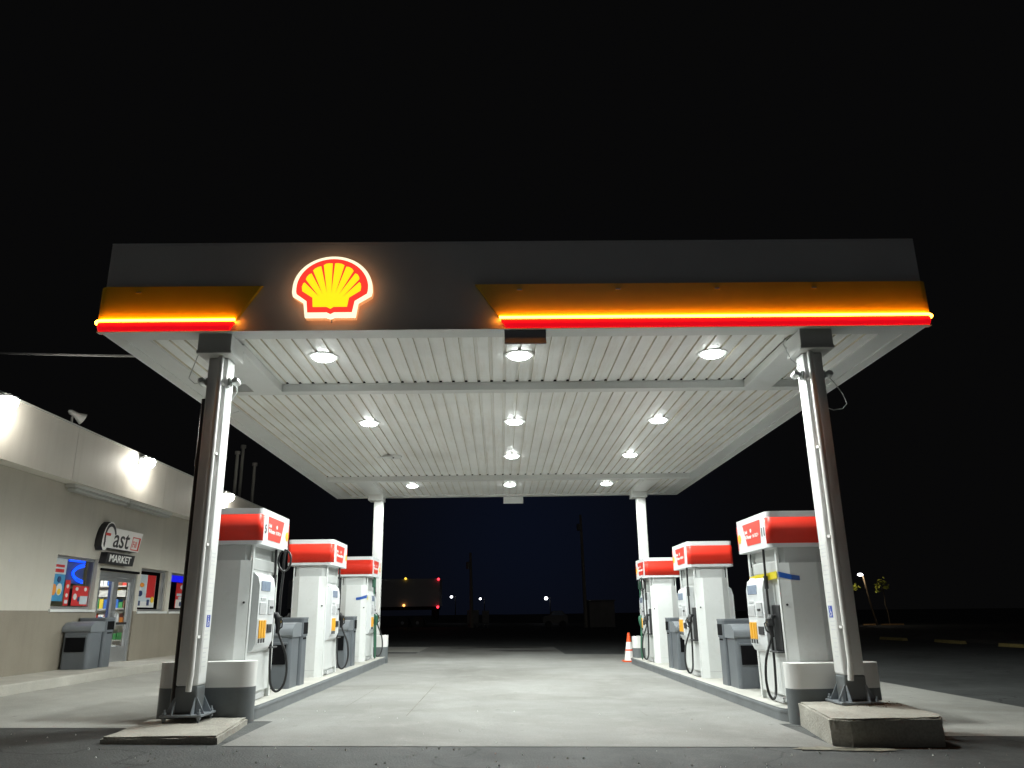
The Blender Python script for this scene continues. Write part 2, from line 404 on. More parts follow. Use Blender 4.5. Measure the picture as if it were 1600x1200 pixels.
for k in range(170):
    x = random.uniform(-5, 5.5); y = random.uniform(6.6, 7.85) if random.random() < .7 else random.uniform(8, 11); r = random.uniform(.004, .014)
    if -3.9 < x < -2.6 and y > 7.95: continue
    if x > 3 and y > 7.85: continue
    z = gz(x)+.004; a = random.uniform(0, 6); h = r*random.uniform(.3, .9)
    P = [(x+r*math.cos(a+t), y+r*math.sin(a+t)*.8, z-.008) for t in (0, 2.1, 4.2)]; n0 = len(b.v)
    b.add(P+[(x, y, z+h)], [(0, 1, 3), (1, 2, 3), (2, 0, 3)], random.randrange(2))
o = b.build('litter_chips', ['letter', 'plinth']); tag(o, 'pale grit and litter chips scattered on the asphalt in front', 'litter'); o['kind'] = 'stuff'
# pump islands
for x0, x1, nm in ((-3.93, -2.86, 'pump_island'), (3.27, 4.30, 'pump_island')):
    zt = .21 if x0 < 0 else .09
    b = MB(); b.prism(rrect(x0, x1, 9.52, 20.75, .3), zt-.30, zt, m=0, mcap=1)
    b.prism(rrect(x0-.012, x1+.012, 9.508, 20.762, .31), zt-.045, zt-.02, m=0)
    struct(b.build(nm, ['islandside', 'islandtop'], bevel=.012, smooth=True))
# sidewalk along the store
b = MB()
b.box(-12, -7.46, -2, 34, -.1, .285, 0); b.box(-7.448, -7.33, -2, 34, -.1, .290, 1)
struct(b.build('sidewalk', ['kerb', 'kerb'], bevel=.02))
# gravel verge far right
b = MB(); random.seed(3)
for i in range(60):
    for j in range(12):
        pass
nx, ny = 14, 70
V = [(18.6+i*.62+random.uniform(-.2, .2), 22+j*.9, -.19+(.0 if i in (0, nx-1) else random.uniform(.0, .14))) for i in range(nx) for j in range(ny)]
b.add(V, [(i*ny+j, (i+1)*ny+j, (i+1)*ny+j+1, i*ny+j+1) for i in range(nx-1) for j in range(ny-1)])
struct(b.build('gravel_verge', 'gravel'))

# ------------------------------------------------------------------ canopy
CX0, CX1, CY0, CY1, ZB, ZT = -4.78, 5.27, 8.78, 22.85, 4.50, 5.65
can = thing('station_canopy', 'large flat filling station canopy with grey fascia and glowing yellow and red edge', 'canopy', (.245, 15.8, 0))
# ribbed soffit
b = MB(); p = .1905; x = CX0+.32; zf, zg = 4.535, 4.560
pts = []
while x < CX1-.32:
    pts += [(x, zf), (x+.146, zf), (x+.150, zg), (x+.186, zg)]; x += p
pts.append((x, zf))
for (a, c) in zip(pts[:-1], pts[1:]):
    g = 1 if (abs(a[1]-c[1]) > .01) else 0
    b.face([(a[0], CY0+.2, a[1]), (c[0], CY0+.2, c[1]), (c[0], CY1-.2, c[1]), (a[0], CY1-.2, a[1])], g)
x = CX0+.32
while x < CX1-.32:
    for yy in (11.11, 19.26, CY1-.27): b.add([(x+.147, yy, zf-.001), (x+.189, yy, zf-.001), (x+.186, yy, zg), (x+.150, yy, zg)], [(0, 1, 2, 3)], 2)  # groove ends coloured dark, standing in for the shade in open holes
    x += p
b.build('soffit', ['soffit', 'groove', 'dark'], can)
b = MB(); b.box(CX0+.05, CX1-.05, CY0+.05, CY1-.05, 4.60, 4.64); b.box(CX0+.06, CX1-.06, CY0+.06, CY1-.06, 5.3, 5.34); b.build('roof_deck', 'trim', can)
# perimeter trim
b = MB()
def ring(x0, x1, y0, y1, w0, w1, z0, z1):
    b.box(x0, x1, y0, y0+w1, z0, z1); b.box(x0, x1, y1-w1, y1, z0, z1)
    b.box(x0, x0+w0, y0+w1, y1-w1, z0, z1); b.box(x1-w0, x1, y0+w1, y1-w1, z0, z1)
ring(CX0+.035, CX1-.035, CY0+.035, CY1-.035, .14, .24, 4.497, 4.62)
b.box(CX0-.02, CX1+.02, CY0-.04, CY0+.033, 4.488, 4.4965)
b.build('edge_trim', 'trim', can, bevel=.006)
for xa in (CX0+.177, CX1-.46):
    b = MB(); b.box(xa, xa+.283, CY0+.277, CY1-.277, 4.512, 4.61); b.build('side_flashing', 'trim', can, bevel=.004)
# fascia, sides
b = MB(); t = .03
b.box(CX0, CX1, CY0, CY0+t, ZB, ZT); b.box(CX0, CX1, CY1-t, CY1, ZB, ZT)
b.box(CX0, CX0+t, CY0+t, CY1-t, ZB, ZT); b.box(CX1-t, CX1, CY0+t, CY1-t, ZB, ZT)
b.build('fascia', 'fascia', can, bevel=.008)
b = MB()
b.box(CX0, CX1, CY0, CY0+.06, ZT, ZT+.03); b.box(CX0, CX1, CY1-.06, CY1, ZT, ZT+.03)
b.box(CX0, CX0+.06, CY0+.06, CY1-.06, ZT, ZT+.03); b.box(CX1-.06, CX1, CY0+.06, CY1-.06, ZT, ZT+.03)
b.build('fascia_cap', 'fascia', can, bevel=.006)
def sweep(path, sec, m=0, shear=None, cap=True):
    """path: (x,y,nx,ny); sec: (out,z); shear(z)->x of first point"""
    n = len(sec); v = []
    for i, (x, y, nx, ny) in enumerate(path):
        for o, z in sec:
            xx = shear(z) if (i == 0) else x
            v.append((xx+nx*o, y+ny*o, z))
    f = [(i*n+j, (i+1)*n+j, (i+1)*n+(j+1) % n, i*n+(j+1) % n) for i in range(len(path)-1) for j in range(n)]
    if cap: f += [tuple(range(n)), tuple(range((len(path)-1)*n, len(path)*n))]
    return MB().add(v, f, m)
def bandpath(xs, xc, sgn):
    P = [(xs, CY0-.001, 0, -1)]
    n0 = 14
    xe = xc - sgn*.05
    for k in range(1, n0): P.append((xs+(xe-xs)*k/n0, CY0-.001, 0, -1))
    for k in range(7):
        a = R(90*k/6); P.append((xe+sgn*.051*math.sin(a), CY0+.05-.051*math.cos(a), sgn*math.sin(a), -math.cos(a)))
    for k in range(1, 3): P.append((xc+sgn*.001, CY0+.05+.025*k, sgn, 0))
    return P
ysec = [(.0, 4.635), (.052, 4.635), (.052, 4.70), (.052, 4.80), (.0515, 4.93), (.051, 5.07), (.0, 5.09)]
rsec = [(.0, 4.512), (.030, 4.512), (.045, 4.535), (.056, 4.57), (.058, 4.606), (.0, 4.606)]
tsec = [(.052+.019+.015*math.cos(2*math.pi*k/10), 4.626+.015*math.sin(2*math.pi*k/10)) for k in range(10)]
for xs, xc, sg, sh in ((-3.2, CX0, -1, lambda z: -3.24+.64*(z-4.5)), (.1, CX1, 1, lambda z: .11-.66*(z-4.5))):
    P = bandpath(xs, xc, sg)
    sweep(P, ysec, shear=sh).build('yellow_band', 'yellow', can, smooth=True)
    sweep(P, rsec, shear=sh).build('red_band', 'redled', can, smooth=True)
    sweep(P, tsec, shear=lambda z, q=sh: q(4.637)).build('light_tube', 'tube', can, smooth=True)
    for xx in ([-4.35] if sg < 0 else [.27, 1.48, 2.7, 3.9]):
        b = MB(); b.box(xx-.03, xx+.03, CY0-.061, CY0-.050, 4.985, 5.0); b.build('band_clip', 'galv', can)
# beams
for yy in (11.20, 19.35):
    b = MB(); b.box(CX0+.46, CX1-.46, yy-.09, yy+.09, 4.41, 4.425); b.box(CX0+.46, CX1-.46, yy-.09, yy+.09, 4.515, 4.533); b.box(CX0+.46, CX1-.46, yy-.075, yy+.075, 4.425, 4.515)
    b.build('cross_beam', 'trim', can, bevel=.004)
for cx in (-3.42, 3.90):
    for y0, y1 in ((9.302, 11.108), (19.442, 21.40)):
        b = MB(); b.box(cx-.205, cx+.205, y0, y1, 4.40, 4.425); b.box(cx-.195, cx+.195, y0, y1, 4.425, 4.531)
        b.build('column_beam', 'trim', can, bevel=.006)
    for y0, y1 in ((8.84, 9.30), (21.402, 21.9)):
        b = MB(); b.box(cx-.21, cx+.21, y0, y1, 4.25, 4.29); b.box(cx-.20, cx+.20, y0+.008, y1-.002, 4.29, 4.496); b.build('column_head', 'trim', can, bevel=.006)
# columns
def column(cx, cy, z0, front, zband):
    h = .122
    b = MB(); b.box(cx-h, cx+h, cy-h, cy+h, zband, 4.25, 0); b.box(cx-h, cx+h, cy-h, cy+h, z0+.02, zband, 1)
    col = b.build('column', ['colpaint' if front else 'white', 'grey'], can, bevel=.02)
    q = .225
    b = MB(); b.box(cx-q, cx+q, cy-q, cy+q, z0, z0+.022); b.build('base_plate', 'steel', col, bevel=.004)
    for dx, dy in ((-1, -1), (1, -1), (-1, 1), (1, 1)):
        b = MB()
        pass
        g = MB()
        g2 = MB(); xa = cx+dx*h; xb = cx+dx*(q-.01)
        g.prism([(xa, z0+.022), (xb, z0+.022), (xa, z0+.19)], cy+dy*.105-.006, cy+dy*.105+.006, 'y')
        ya = cy+dy*h; yb = cy+dy*(q-.01)
        g2.prism([(ya, z0+.022), (yb, z0+.022), (ya, z0+.19)], cx+dx*.105-.006, cx+dx*.105+.006, 'x')
        g.build('gusset', 'steel', col); g2.build('gusset', 'steel', col)
        a = MB(); a.cyl((cx+dx*.185, cy+dy*.185, z0-.07), (cx+dx*.185, cy+dy*.185, z0+.075), .012, 8)
        a.cyl((cx+dx*.185, cy+dy*.185, z0+.022), (cx+dx*.185, cy+dy*.185, z0+.045), .024, 6)
        a.cyl((cx+dx*.185, cy+dy*.185, z0-.03), (cx+dx*.185, cy+dy*.185, z0), .024, 6)
        a.build('anchor_bolt', 'steel', col)
    return col
def slines(b, y0, y1, z0, z1, xo, n, m=0):
    for k in range(n):
        z = z1-(z1-z0)*(k+.5)/n; e = random.uniform(.0, .35)*(y1-y0)
        b.box(min(xo, xo+.0012), max(xo, xo+.0012), y0, y1-e, z-.006, z+.006, m)
random.seed(11)
for cx, zp, inn in ((-3.42, .185, 1), (3.90, .20, -1)):
    col = column(cx, 9.15, zp, True, .49)
    # conduit down the front face
    b = MB(); xo = cx+(.06 if cx < 0 else -.065)
    b.tube([(xo, 8.95, 4.24), (xo, 8.95, 3.1), (xo, 8.952, 3.0), (xo, 8.95, 1.2), (xo+.004, 8.952, .62), (xo-.006, 8.96, .52), (xo-.012, 8.965, .44)], .032, 12)
    for z in (3.9, 3.05, 2.0, 1.0): b.box(xo-.04, xo+.04, 8.95, 9.027, z-.015, z+.015)
    b.build('conduit', 'letter', col, smooth=True)
    if cx < 0:
        b = MB(); xa = cx-.122-.035
        b.tube([(xa, 9.12, 3.75), (xa, 9.12, 2.95), (xa, 9.12, 1.5), (xa, 9.12, .22)], .034, 10); b.cyl((xa, 9.12, 2.93), (xa, 9.12, 3.0), .042, 10)
        b.build('side_pipe', mat('brown_pipe', (.06, .05, .045), .25, metal=.2, var=.2), col, smooth=True)
    # printed notice strip with blue accessibility sign on the lane side
    xf = cx+inn*.1235; o2 = inn*.0015
    b = MB(); b.box(min(xf, xf+o2), max(xf, xf+o2), 9.055, 9.245, .62, 1.95, 0)
    for z0, z1, n in ((1.76, 1.93, 4), (1.45, 1.70, 5), (1.25, 1.40, 3), (.95, 1.08, 3), (.66, .90, 5)):
        slines(b, 9.08, 9.22, z0, z1, xf+o2 if inn > 0 else xf+o2-.0012, n, 1)
    b.build('notice_strip', ['white', 'ink'], col)
    b = MB(); x1 = xf+o2; x2 = x1+inn*.002; x3 = x2+inn*.0015
    b.box(min(x1, x2), max(x1, x2), 9.10, 9.20, 1.10, 1.23, 0)
    Y = lambda v: 9.15+inn*v
    def pl(pts): b.prism([(Y(u), w) for u, w in pts], x2, x3, 'x', 1)
    pl(circ(-.008, 1.215, .008, 10)); pl([(-.015, 1.2), (-.003, 1.2), (.0, 1.165), (.022, 1.165), (.03, 1.13), (.02, 1.128), (.014, 1.155), (-.012, 1.155)])
    arc = [(-.006+.026*math.cos(R(t)), 1.138+.026*math.sin(R(t))) for t in range(140, 361, 20)]; arc2 = [(-.006+.018*math.cos(R(t)), 1.138+.018*math.sin(R(t))) for t in range(360, 139, -20)]
    pl(arc+arc2)
    b.build('accessibility_sign', ['blue', 'letter'], col)
for cx in (-3.36, 3.96): column(cx, 21.65, .10 if cx < 0 else .02, False, .42)

# ------------------------------------------------------------------ canopy lights
LX = (-2.34, .285, 2.90); LY = (9.86, 13.6, 16.8, 20.75)
rown = ('front row', 'second row from the front', 'third row from the front', 'back row'); pos = ('left', 'middle', 'right')
def lights():
    root = thing('canopy_light', '', 'light', (LX[0], LY[0], 4.535), 0, 'round lights under the canopy')
    b = MB(); b.lathe([(.18, -.012), (.20, -.008), (.205, 0)], n=32); b.build('housing', 'white', root, smooth=True, local=True)
    b = MB(); b.lathe([(.03, -.056), (.08, -.053), (.115, -.045), (.138, -.030), (.145, -.0125)], n=28); b.build('lens', 'lens', root, smooth=True, local=True)
    ld = bpy.data.lights.new('beam', 'SPOT'); ld.energy = LAMP_W; ld.color = (.94, 1.0, .965); ld.spot_size = R(168); ld.spot_blend = .35; ld.shadow_soft_size = .13
    lo = bpy.data.objects.new('beam', ld); COL.objects.link(lo); lo.location = (0, 0, -.075); lo.parent = root
    return root
pl0 = lights()
for j, y in enumerate(LY):
    for i, x in enumerate(LX):
        lab = f'round white canopy light shining in the {rown[j]}, {pos[i]} of three'
        if (j, i) == (0, 0): pl0['label'] = lab; continue
        if (j, i) == (2, 0): continue
        dup(pl0, (x, y, 4.535), 0, lab)
off = thing('canopy_light', 'dark unlit canopy light with its cover hanging, left in the third row', 'light', (-2.33, 16.7, 4.535), 0, 'round lights under the canopy')
b = MB(); b.lathe([(.20, -.03), (.21, 0)], n=24); b.build('housing', 'white', off, local=True)
b = MB(); b.lathe([(.03, -.045), (.04, -.031)], n=10); b.build('lens', 'blackp', off, local=True)
b = MB(); b.box(-.30, .02, -.25, -.12, -.07, -.06); b.tube([(-.2, -.15, -.06), (-.19, -.13, -.02), (-.18, -.12, 0)], .006, 6); b.build('hanging_cover', 'white', off, local=True)

# ------------------------------------------------------------------ shell-shaped illuminated sign
def pz(u, v): return ((u-747)/945.0, (985-v)/945.0)
OUT = [pz(275, 620)] + [pz(747-472*math.cos(R(t)), 620-415*math.sin(R(t))) for t in range(6, 180, 6)] + [pz(1220, 620), pz(1222, 660), pz(1212, 712), pz(1060, 806), pz(1035, 985), pz(790, 985), pz(740, 1004), pz(690, 985), pz(442, 985), pz(415, 800), pz(285, 716), pz(273, 665)]
INN = [pz(322, 620)] + [pz(747-425*math.cos(R(t)), 620-380*math.sin(R(t))) for t in range(6, 180, 6)] + [pz(1170, 620), pz(1168, 655), pz(1160, 690), pz(1018, 782), pz(992, 925), pz(782, 925), pz(740, 948), pz(695, 925), pz(468, 925), pz(452, 782), pz(330, 692), pz(322, 660)]
LOB = [((395, 655), (388, 600), (402, 555), (418, 546)), ((428, 505), (440, 470), (465, 440), (492, 428)), ((508, 390), (530, 365), (565, 345), (602, 335)), ((632, 322), (660, 303), (700, 297), (738, 300)),
       ((766, 300), (800, 297), (845, 305), (880, 325)), ((902, 343), (935, 348), (970, 370), (992, 400)), ((1012, 432), (1040, 445), (1058, 475), (1064, 508)), ((1065, 546), (1080, 560), (1088, 605), (1082, 655))]
BASE = [(950, 742), (932, 857), (775, 857), (738, 882), (692, 857), (530, 857), (520, 740)]
YEL = [pz(*q) for lb in LOB for q in lb] + [pz(*q) for q in BASE]
TIPS = [(600, 732), (640, 700), (690, 690), (740, 690), (788, 690), (832, 700), (878, 732)]
WEDGE = []
for k in range(7):
    a, c = LOB[k][-1], LOB[k+1][0]; cx, cy = 740, 760
    def o_(q): return (q[0]+(q[0]-cx)*.03, q[1]+(q[1]-cy)*.03)
    WEDGE.append([pz(*o_(a)), pz(*a), pz(*TIPS[k]), pz(*c), pz(*o_(c))])
sg = thing('shell_sign', 'glowing yellow and red scallop shell emblem mounted on the canopy front', 'sign', (-1.99, CY0, 4.6))
WS = .96
def py(poly, y0, y1, m=0): return MB().prism([(-1.99+u*WS, 4.615+w*WS) for u, w in poly], y0, y1, 'y', m)
b = MB(); b.prism([(-1.99+u*WS, 4.615+w*WS) for u, w in OUT], CY0-.12, CY0-.045, 'y', 0); b.build('sign_case', 'pecs', sg)
py(OUT, CY0-.15, CY0-.121).build('lit_rim', 'pecw', sg)
py(INN, CY0-.156, CY0-.1505).build('red_field', 'pecr', sg)
b = py(YEL, CY0-.161, CY0-.1565); b.build('yellow_shell', 'pecy', sg)
b = MB()
for w in WEDGE: b.prism([(-1.99+u*WS, 4.615+z*WS) for u, z in w], CY0-.164, CY0-.1615, 'y')
b.build('rib_line', 'pecr', sg)
b = MB()
for xx in (-2.2, -1.8): b.cyl((xx, CY0-.045, 5.0), (xx, CY0, 5.0), .02, 8)
b.cyl((-1.99, CY0-.09, 4.61), (-1.99, CY0-.09, 4.565), .008, 6)
b.build('bracket', 'steel', sg)

# hanging clearance plates at the front and rear edge
b = MB(); b.box(.08, .585, CY0-.005, CY0+.02, 4.31, 4.496); tag(b.build('clearance_plate', mat('plate_grey', (.30, .30, .34), .5), bevel=.004), 'dark grey plate hanging below the front edge of the canopy', 'sign')
b = MB(); b.box(.12, .70, CY1-.03, CY1-.005, 4.30, 4.495); tag(b.build('clearance_plate', 'white', bevel=.004), 'white plate hanging below the rear edge of the canopy', 'sign')

# small cameras strapped to the front columns
def colcam(cx, side, z, label, loop):
    t = thing('column_camera', label, 'camera', (cx+side*.122, 9.12, z), 0, 'small cameras strapped to the front columns')
    x = cx+side*.122
    b = MB(); b.box(min(x, x+side*.03), max(x, x+side*.03), 9.07, 9.17, z-.05, z+.05); b.cyl((x+side*.03, 9.12, z), (x+side*.07, 9.12, z+.01), .018, 8); b.build('mount', 'galv', t, bevel=.004)
    b = MB(); b.lathe([(.015, -.075), (.042, -.07), (.047, -.02), (.044, .03), (.03, .05)], n=14)
    Rm = Matrix.Rotation(R(80), 4, 'X') @ Matrix.Rotation(R(0), 4, 'Z')
    b.v = [tuple(Rm @ Vector(q) + Vector((x+side*.085, 9.10, z+.012))) for q in b.v]; b.build('camera_body', 'galv', t, smooth=True)
    b = MB(); b.tube([Vector(q)+Vector((x, 9.12, z)) for q in loop], .006, 6); b.build('cable', 'galv', t, smooth=True)
colcam(-3.42, -1, 3.96, 'small grey camera on the outer side of the left front column', [(-.08, 0, 0), (-.2, .05, .01), (-.28, .06, .08), (-.2, .05, .35), (-.12, .03, .52)])
colcam(-3.42, 1, 3.96, 'small grey camera on the lane side of the left front column', [(.07, 0, .02), (.1, .02, -.1), (.05, -.02, -.25), (.02, 0, -.4), (.14, .02, -.36)])
colcam(3.90, -1, 3.98, 'small grey camera on the lane side of the right front column', [(-.06, 0, .03), (-.02, -.02, .12), (-.12, -.02, .2), (-.2, -.02, .42), (-.16, 0, .5)])
colcam(3.90, 1, 3.98, 'small grey camera with looping cable on the outer side of the right front column', [(.07, 0, 0), (.16, .02, -.1), (.25, .03, -.24), (.28, .03, -.36), (.22, .03, -.42), (.1, .02, -.44), (0, .02, -.40)])

# ------------------------------------------------------------------ concrete plinths under the front columns
def plinth(poly, z0, z1, label, seed):
    random.seed(seed); bm = bmesh.new()
    vs = [bm.verts.new((x, y, z0)) for x, y in poly]; f = bm.faces.new(vs)
    r = bmesh.ops.extrude_face_region(bm, geom=[f]); tv = [e for e in r['geom'] if isinstance(e, bmesh.types.BMVert)]
    for v in tv: v.co.z = z1; v.co.x += (0-v.co.x)*0
    bmesh.ops.bevel(bm, geom=[e for e in bm.edges if all(v.co.z > z1-.01 for v in e.verts)] , offset=.018, segments=2, affect='EDGES')
    bmesh.ops.triangulate(bm, faces=bm.faces[:])
    for _ in range(3):
        le = [e for e in bm.edges if e.calc_length() > .09]
        if le: bmesh.ops.subdivide_edges(bm, edges=le, cuts=1); bmesh.ops.triangulate(bm, faces=[q for q in bm.faces if len(q.verts) > 3])
    for v in bm.verts:
        if v.co.z > z0+.02: v.co += Vector((random.uniform(-1, 1), random.uniform(-1, 1), random.uniform(-.6, .6)))*.006
    bmesh.ops.recalc_face_normals(bm, faces=bm.faces)
    me = bpy.data.meshes.new('concrete_plinth'); bm.to_mesh(me); bm.free(); me.materials.append(MT['plinth'])
    o = bpy.data.objects.new('concrete_plinth', me); COL.objects.link(o)
    for q in me.polygons: q.use_smooth = True
    if hasattr(me, 'set_sharp_from_angle'): me.set_sharp_from_angle(angle=R(30))
    return tag(o, label, 'plinth')
plinth([(-3.80, 8.02), (-2.69, 8.0), (-2.84, 9.38), (-3.90, 9.38)], -.05, .128, 'thin pale concrete slab under the left front column', 1)
plinth([(3.15, 7.99), (3.31, 7.90), (4.20, 7.93), (4.30, 8.1), (4.42, 9.38), (3.37, 9.38)], -.15, .19, 'tall rough concrete block under the right front column', 2)
b = MB(); random.seed(5)
for k in range(160):
    x = random.gauss(4.06, .12); y = random.gauss(8.98, .14); z = .194+random.uniform(0, .012); r = random.uniform(.006, .018); a = random.uniform(0, 6)
    if 3.4 < x < 4.32 and 8.1 < y < 9.4:
        b.face([(x+r*math.cos(a), y+r*math.sin(a), z), (x-r*.5*math.sin(a), y+r*.5*math.cos(a), z+random.uniform(0, .01)), (x-r*math.cos(a), y-r*math.sin(a), z+random.uniform(0, .008)), (x+r*.5*math.sin(a), y-r*.5*math.cos(a), z)])
o = b.build('leaf_litter', 'leafbrown'); tag(o, 'dry brown leaf litter lying on the right concrete block', 'leaf litter'); o['kind'] = 'stuff'

# ------------------------------------------------------------------ island end guards
def guard(cx, y0, y1, zg, label, w=.54):
    t = thing('island_guard', label, 'guard', (cx, (y0+y1)/2, zg), 0, 'rounded guards at the island ends')
    P = rrect(cx-w, cx+w, y0, y1, .14, 8)
    MB().prism(P, zg+.38, zg+.655).build('upper_panel', 'letter', t, bevel=.015, smooth=True)
    MB().prism(P, zg-.02, zg+.38).build('lower_panel', 'grey', t, smooth=True)
guard(-3.37, 9.40, 9.70, .06, 'rounded white and grey guard behind the left front column')
guard(3.85, 9.40, 9.70, -.06, 'rounded white and grey guard behind the right front column')
guard(-3.37, 20.25, 20.62, .06, 'white and grey guard at the far end of the left island, beyond the green hoses')
guard(3.85, 20.25, 20.62, -.06, 'white and grey guard beside the traffic cone on the far right')

# ------------------------------------------------------------------ fuel pumps
def pump_common(root):
    A = dict(parent=root, local=True)
    b = MB(); b.box(-.245, .245, -.46, .46, 0, 1.70); b.box(-.22, .22, -.44, .44, 1.70, 1.86, 1)
    for sx in (-1, 1):
        for sy in (-1, 1): b.box(sx*.30-.02 if sx > 0 else -.30, .30 if sx > 0 else -.28, sy*.5-.05 if sy > 0 else -.5, .5 if sy > 0 else -.45, 0, 1.855)
    for sx in (-1, 1): b.box(min(sx*.245, sx*.285), max(sx*.245, sx*.285), -.45, .45, .10, .60)
    for sx in (-1, 1): b.box(min(sx*.22, sx*.262), max(sx*.22, sx*.262), -.45, .45, 1.56, 1.70, 1)
    b.build('cabinet', ['pumpwhite', 'collar'], bevel=.008, **A)
    for sy in (-1, 1):
        b = MB(); b.prism([(-.285, sy*.46), (-.285, sy*.50), (-.17, sy*.555), (.17, sy*.555), (.285, sy*.50), (.285, sy*.46)], .0, 1.66)
        b.prism([(-.26, sy*.44), (-.26, sy*.485), (-.2, sy*.51), (.2, sy*.51), (.26, sy*.485), (.26, sy*.44)], 1.66, 1.855, m=1)
        ep = b.build('end_panel', ['pumpwhite', 'collar'], bevel=.008, **A)
        b = MB(); b.cyl((-.235, sy*.525, 1.16), (-.240, sy*.536, 1.16), .014, 10); b.build('panel_lock', 'blackp', ep, local=True)
        b = MB(); b.box(-.172, .172, sy*.5555 if sy > 0 else -.5566, .5566 if sy > 0 else -.5555, .105, .111); b.build('panel_seam', 'keys', ep, local=True)
    P = rrect(-.40, .40, -.575, .575, .06, 6)
    b = MB(); b.prism(P, 1.85, 2.29); b.build('valance', 'module', bevel=.012, smooth=True, **A)
    for sy in (-1, 1):
        # glossy red sheet wrapped round the end of the valance
        Q = [(-.34-.064*math.cos(R(a)), .515+.064*math.sin(R(a))) for a in range(0, 91, 15)] + [(-.33, .579), (.33, .579)] + [(.34+.064*math.cos(R(a)), .515+.064*math.sin(R(a))) for a in range(90, -1, -15)]
        Q = [(x, y*sy) for x, y in Q]; n = len(Q)
        In = [(x*.985, (y-sy*.002) if abs(x) < .34 else y) for x, y in Q]
        b = MB(); v = [(x, y, 1.895) for x, y in Q]+[(x, y, 2.215) for x, y in Q]
        b.add(v, [(i, i+1, n+i+1, n+i) for i in range(n-1)])
        o = b.build('red_panel', 'red', smooth=True, **A)
        so = o.modifiers.new('thick', 'SOLIDIFY'); so.thickness = .004; so.offset = 0
    for s in (-1, 1):      # the two service faces, turned 180 degrees from one another
        T = lambda x, y, z: (x if s < 0 else -x, y if s < 0 else -y, z)
        def tb(b, *a, m=0):
            q = MB().box(*a); b.add([T(*v) for v in q.v], q.f, m); return b
        b = MB(); pr = [(-.24, .56), (-.345, .60), (-.385, .70), (-.385, 1.36), (-.36, 1.47), (-.30, 1.52), (-.24, 1.52)]
        q = MB().prism(pr, -.16, .44, 'y'); b.add([T(*v) for v in q.v], q.f)
        md = b.build('service_module', 'module', bevel=.02, smooth=True, **A)
        b = MB(); tb(b, -.392, -.384, .05, .38, 1.30, 1.42); b.build('display', 'screen', md, bevel=.004, local=True)
        b = MB(); tb(b, -.395, -.384, .17, .40, 1.02, 1.16); tb(b, -.392, -.384, .20, .36, 1.19, 1.22); b.build('keypad', 'keys', md, bevel=.004, local=True)
        b = MB(); tb(b, -.40, -.384, -.10, .08, 1.02, 1.20); tb(b, -.41, -.399, -.06, .04, 1.09, 1.12, m=1); b.build('card_reader', ['keys', 'blackp'], md, bevel=.004, local=True)
        b = MB(); tb(b, -.400, -.384, -.08, .08, .80, .90); b.build('receipt_slot', 'blackp', md, local=True)
        b = MB(); tb(b, -.391, -.384, .12, .42, .67, .97)
        for k in range(3): tb(b, -.402, -.391, .15+k*.09, .215+k*.09, .74, .95, m=1); 
        for k in range(3): tb(b, -.397, -.391, .155+k*.09, .21+k*.09, .685, .735, m=2)
        b.build('grade_buttons', ['module', 'amber', 'blackp'], md, bevel=.003, local=True)
        b = MB(); tb(b, -.30, -.246, -.42, -.18, .62, 1.16); tb(b, -.38, -.246, -.44, -.16, .60, .62); b.build('nozzle_boot', 'blackp', bevel=.01, **A)
        b = MB(); tb(b, -.302, -.285, -.25, .2, .015, .075); b.build('vent_plate', 'keys', **A)
        def hose(y, zt, zl, mname, yy):
            h = [(-.345, y, 1.86), (-.35, y, 1.6), (-.352, y, 1.42), (-.355, y-.01, 1.0), (-.355, y-.015, .6), (-.365, y-.02, .3), (-.385, y-.04, zl+.07), (-.44, y-.09, zl), (-.505, y-.14, zl+.06), (-.535, y-.165, .3), (-.51, y-.16, .52), (-.44, yy, .70), (-.40, yy+.01, .80)]
            # smooth it
            q = []
            for i in range(len(h)-1):
                p0, p1, p2, p3 = [Vector(h[max(0, min(len(h)-1, i+d))]) for d in (-1, 0, 1, 2)]
                for k in range(4):
                    u = k/4; q.append(.5*((2*p1)+(p2-p0)*u+(2*p0-5*p1+4*p2-p3)*u*u+(-p0+3*p1-3*p2+p3)*u**3))
            q.append(Vector(h[-1]))
            b = MB(); b.tube([T(*v) for v in q], .016, 8); ho = b.build('hose', mname, smooth=True, **A)
            b = MB(); b.cyl(T(-.351, y, 1.36), T(-.351, y, 1.52), .026, 10); b.build('breakaway', 'blackp', ho, smooth=True, local=True)
            # nozzle: handle, guard loop, body, spout
            b = MB(); b.tube([T(-.39, yy+.01, .78), T(-.40, yy+.015, .86), T(-.40, yy+.03, .95), T(-.37, yy+.055, 1.02), T(-.31, yy+.07, 1.03)], [.024, .032, .044, .038, .016], 10)
            b.tube([T(-.40, yy+.02, .82), T(-.455, yy+.03, .86), T(-.46, yy+.045, .94), T(-.41, yy+.05, .99)], .009, 6)
            no = b.build('nozzle', 'blackp' if mname == 'black' else mname, smooth=True, **A)
            b = MB(); b.tube([T(-.40, yy+.016, .91), T(-.40, yy+.032, .99)], [.052, .050], 10); b.build('splash_guard', 'black' if mname == 'black' else 'green', no, smooth=True, local=True)
            b = MB(); tb(b, -.444, -.434, yy+.0, yy+.05, .915, .965); b.build('nozzle_tag', 'gold', no, local=True)
            return ho
        hose(-.22, 1.86, .07, 'black', -.36)
    return root
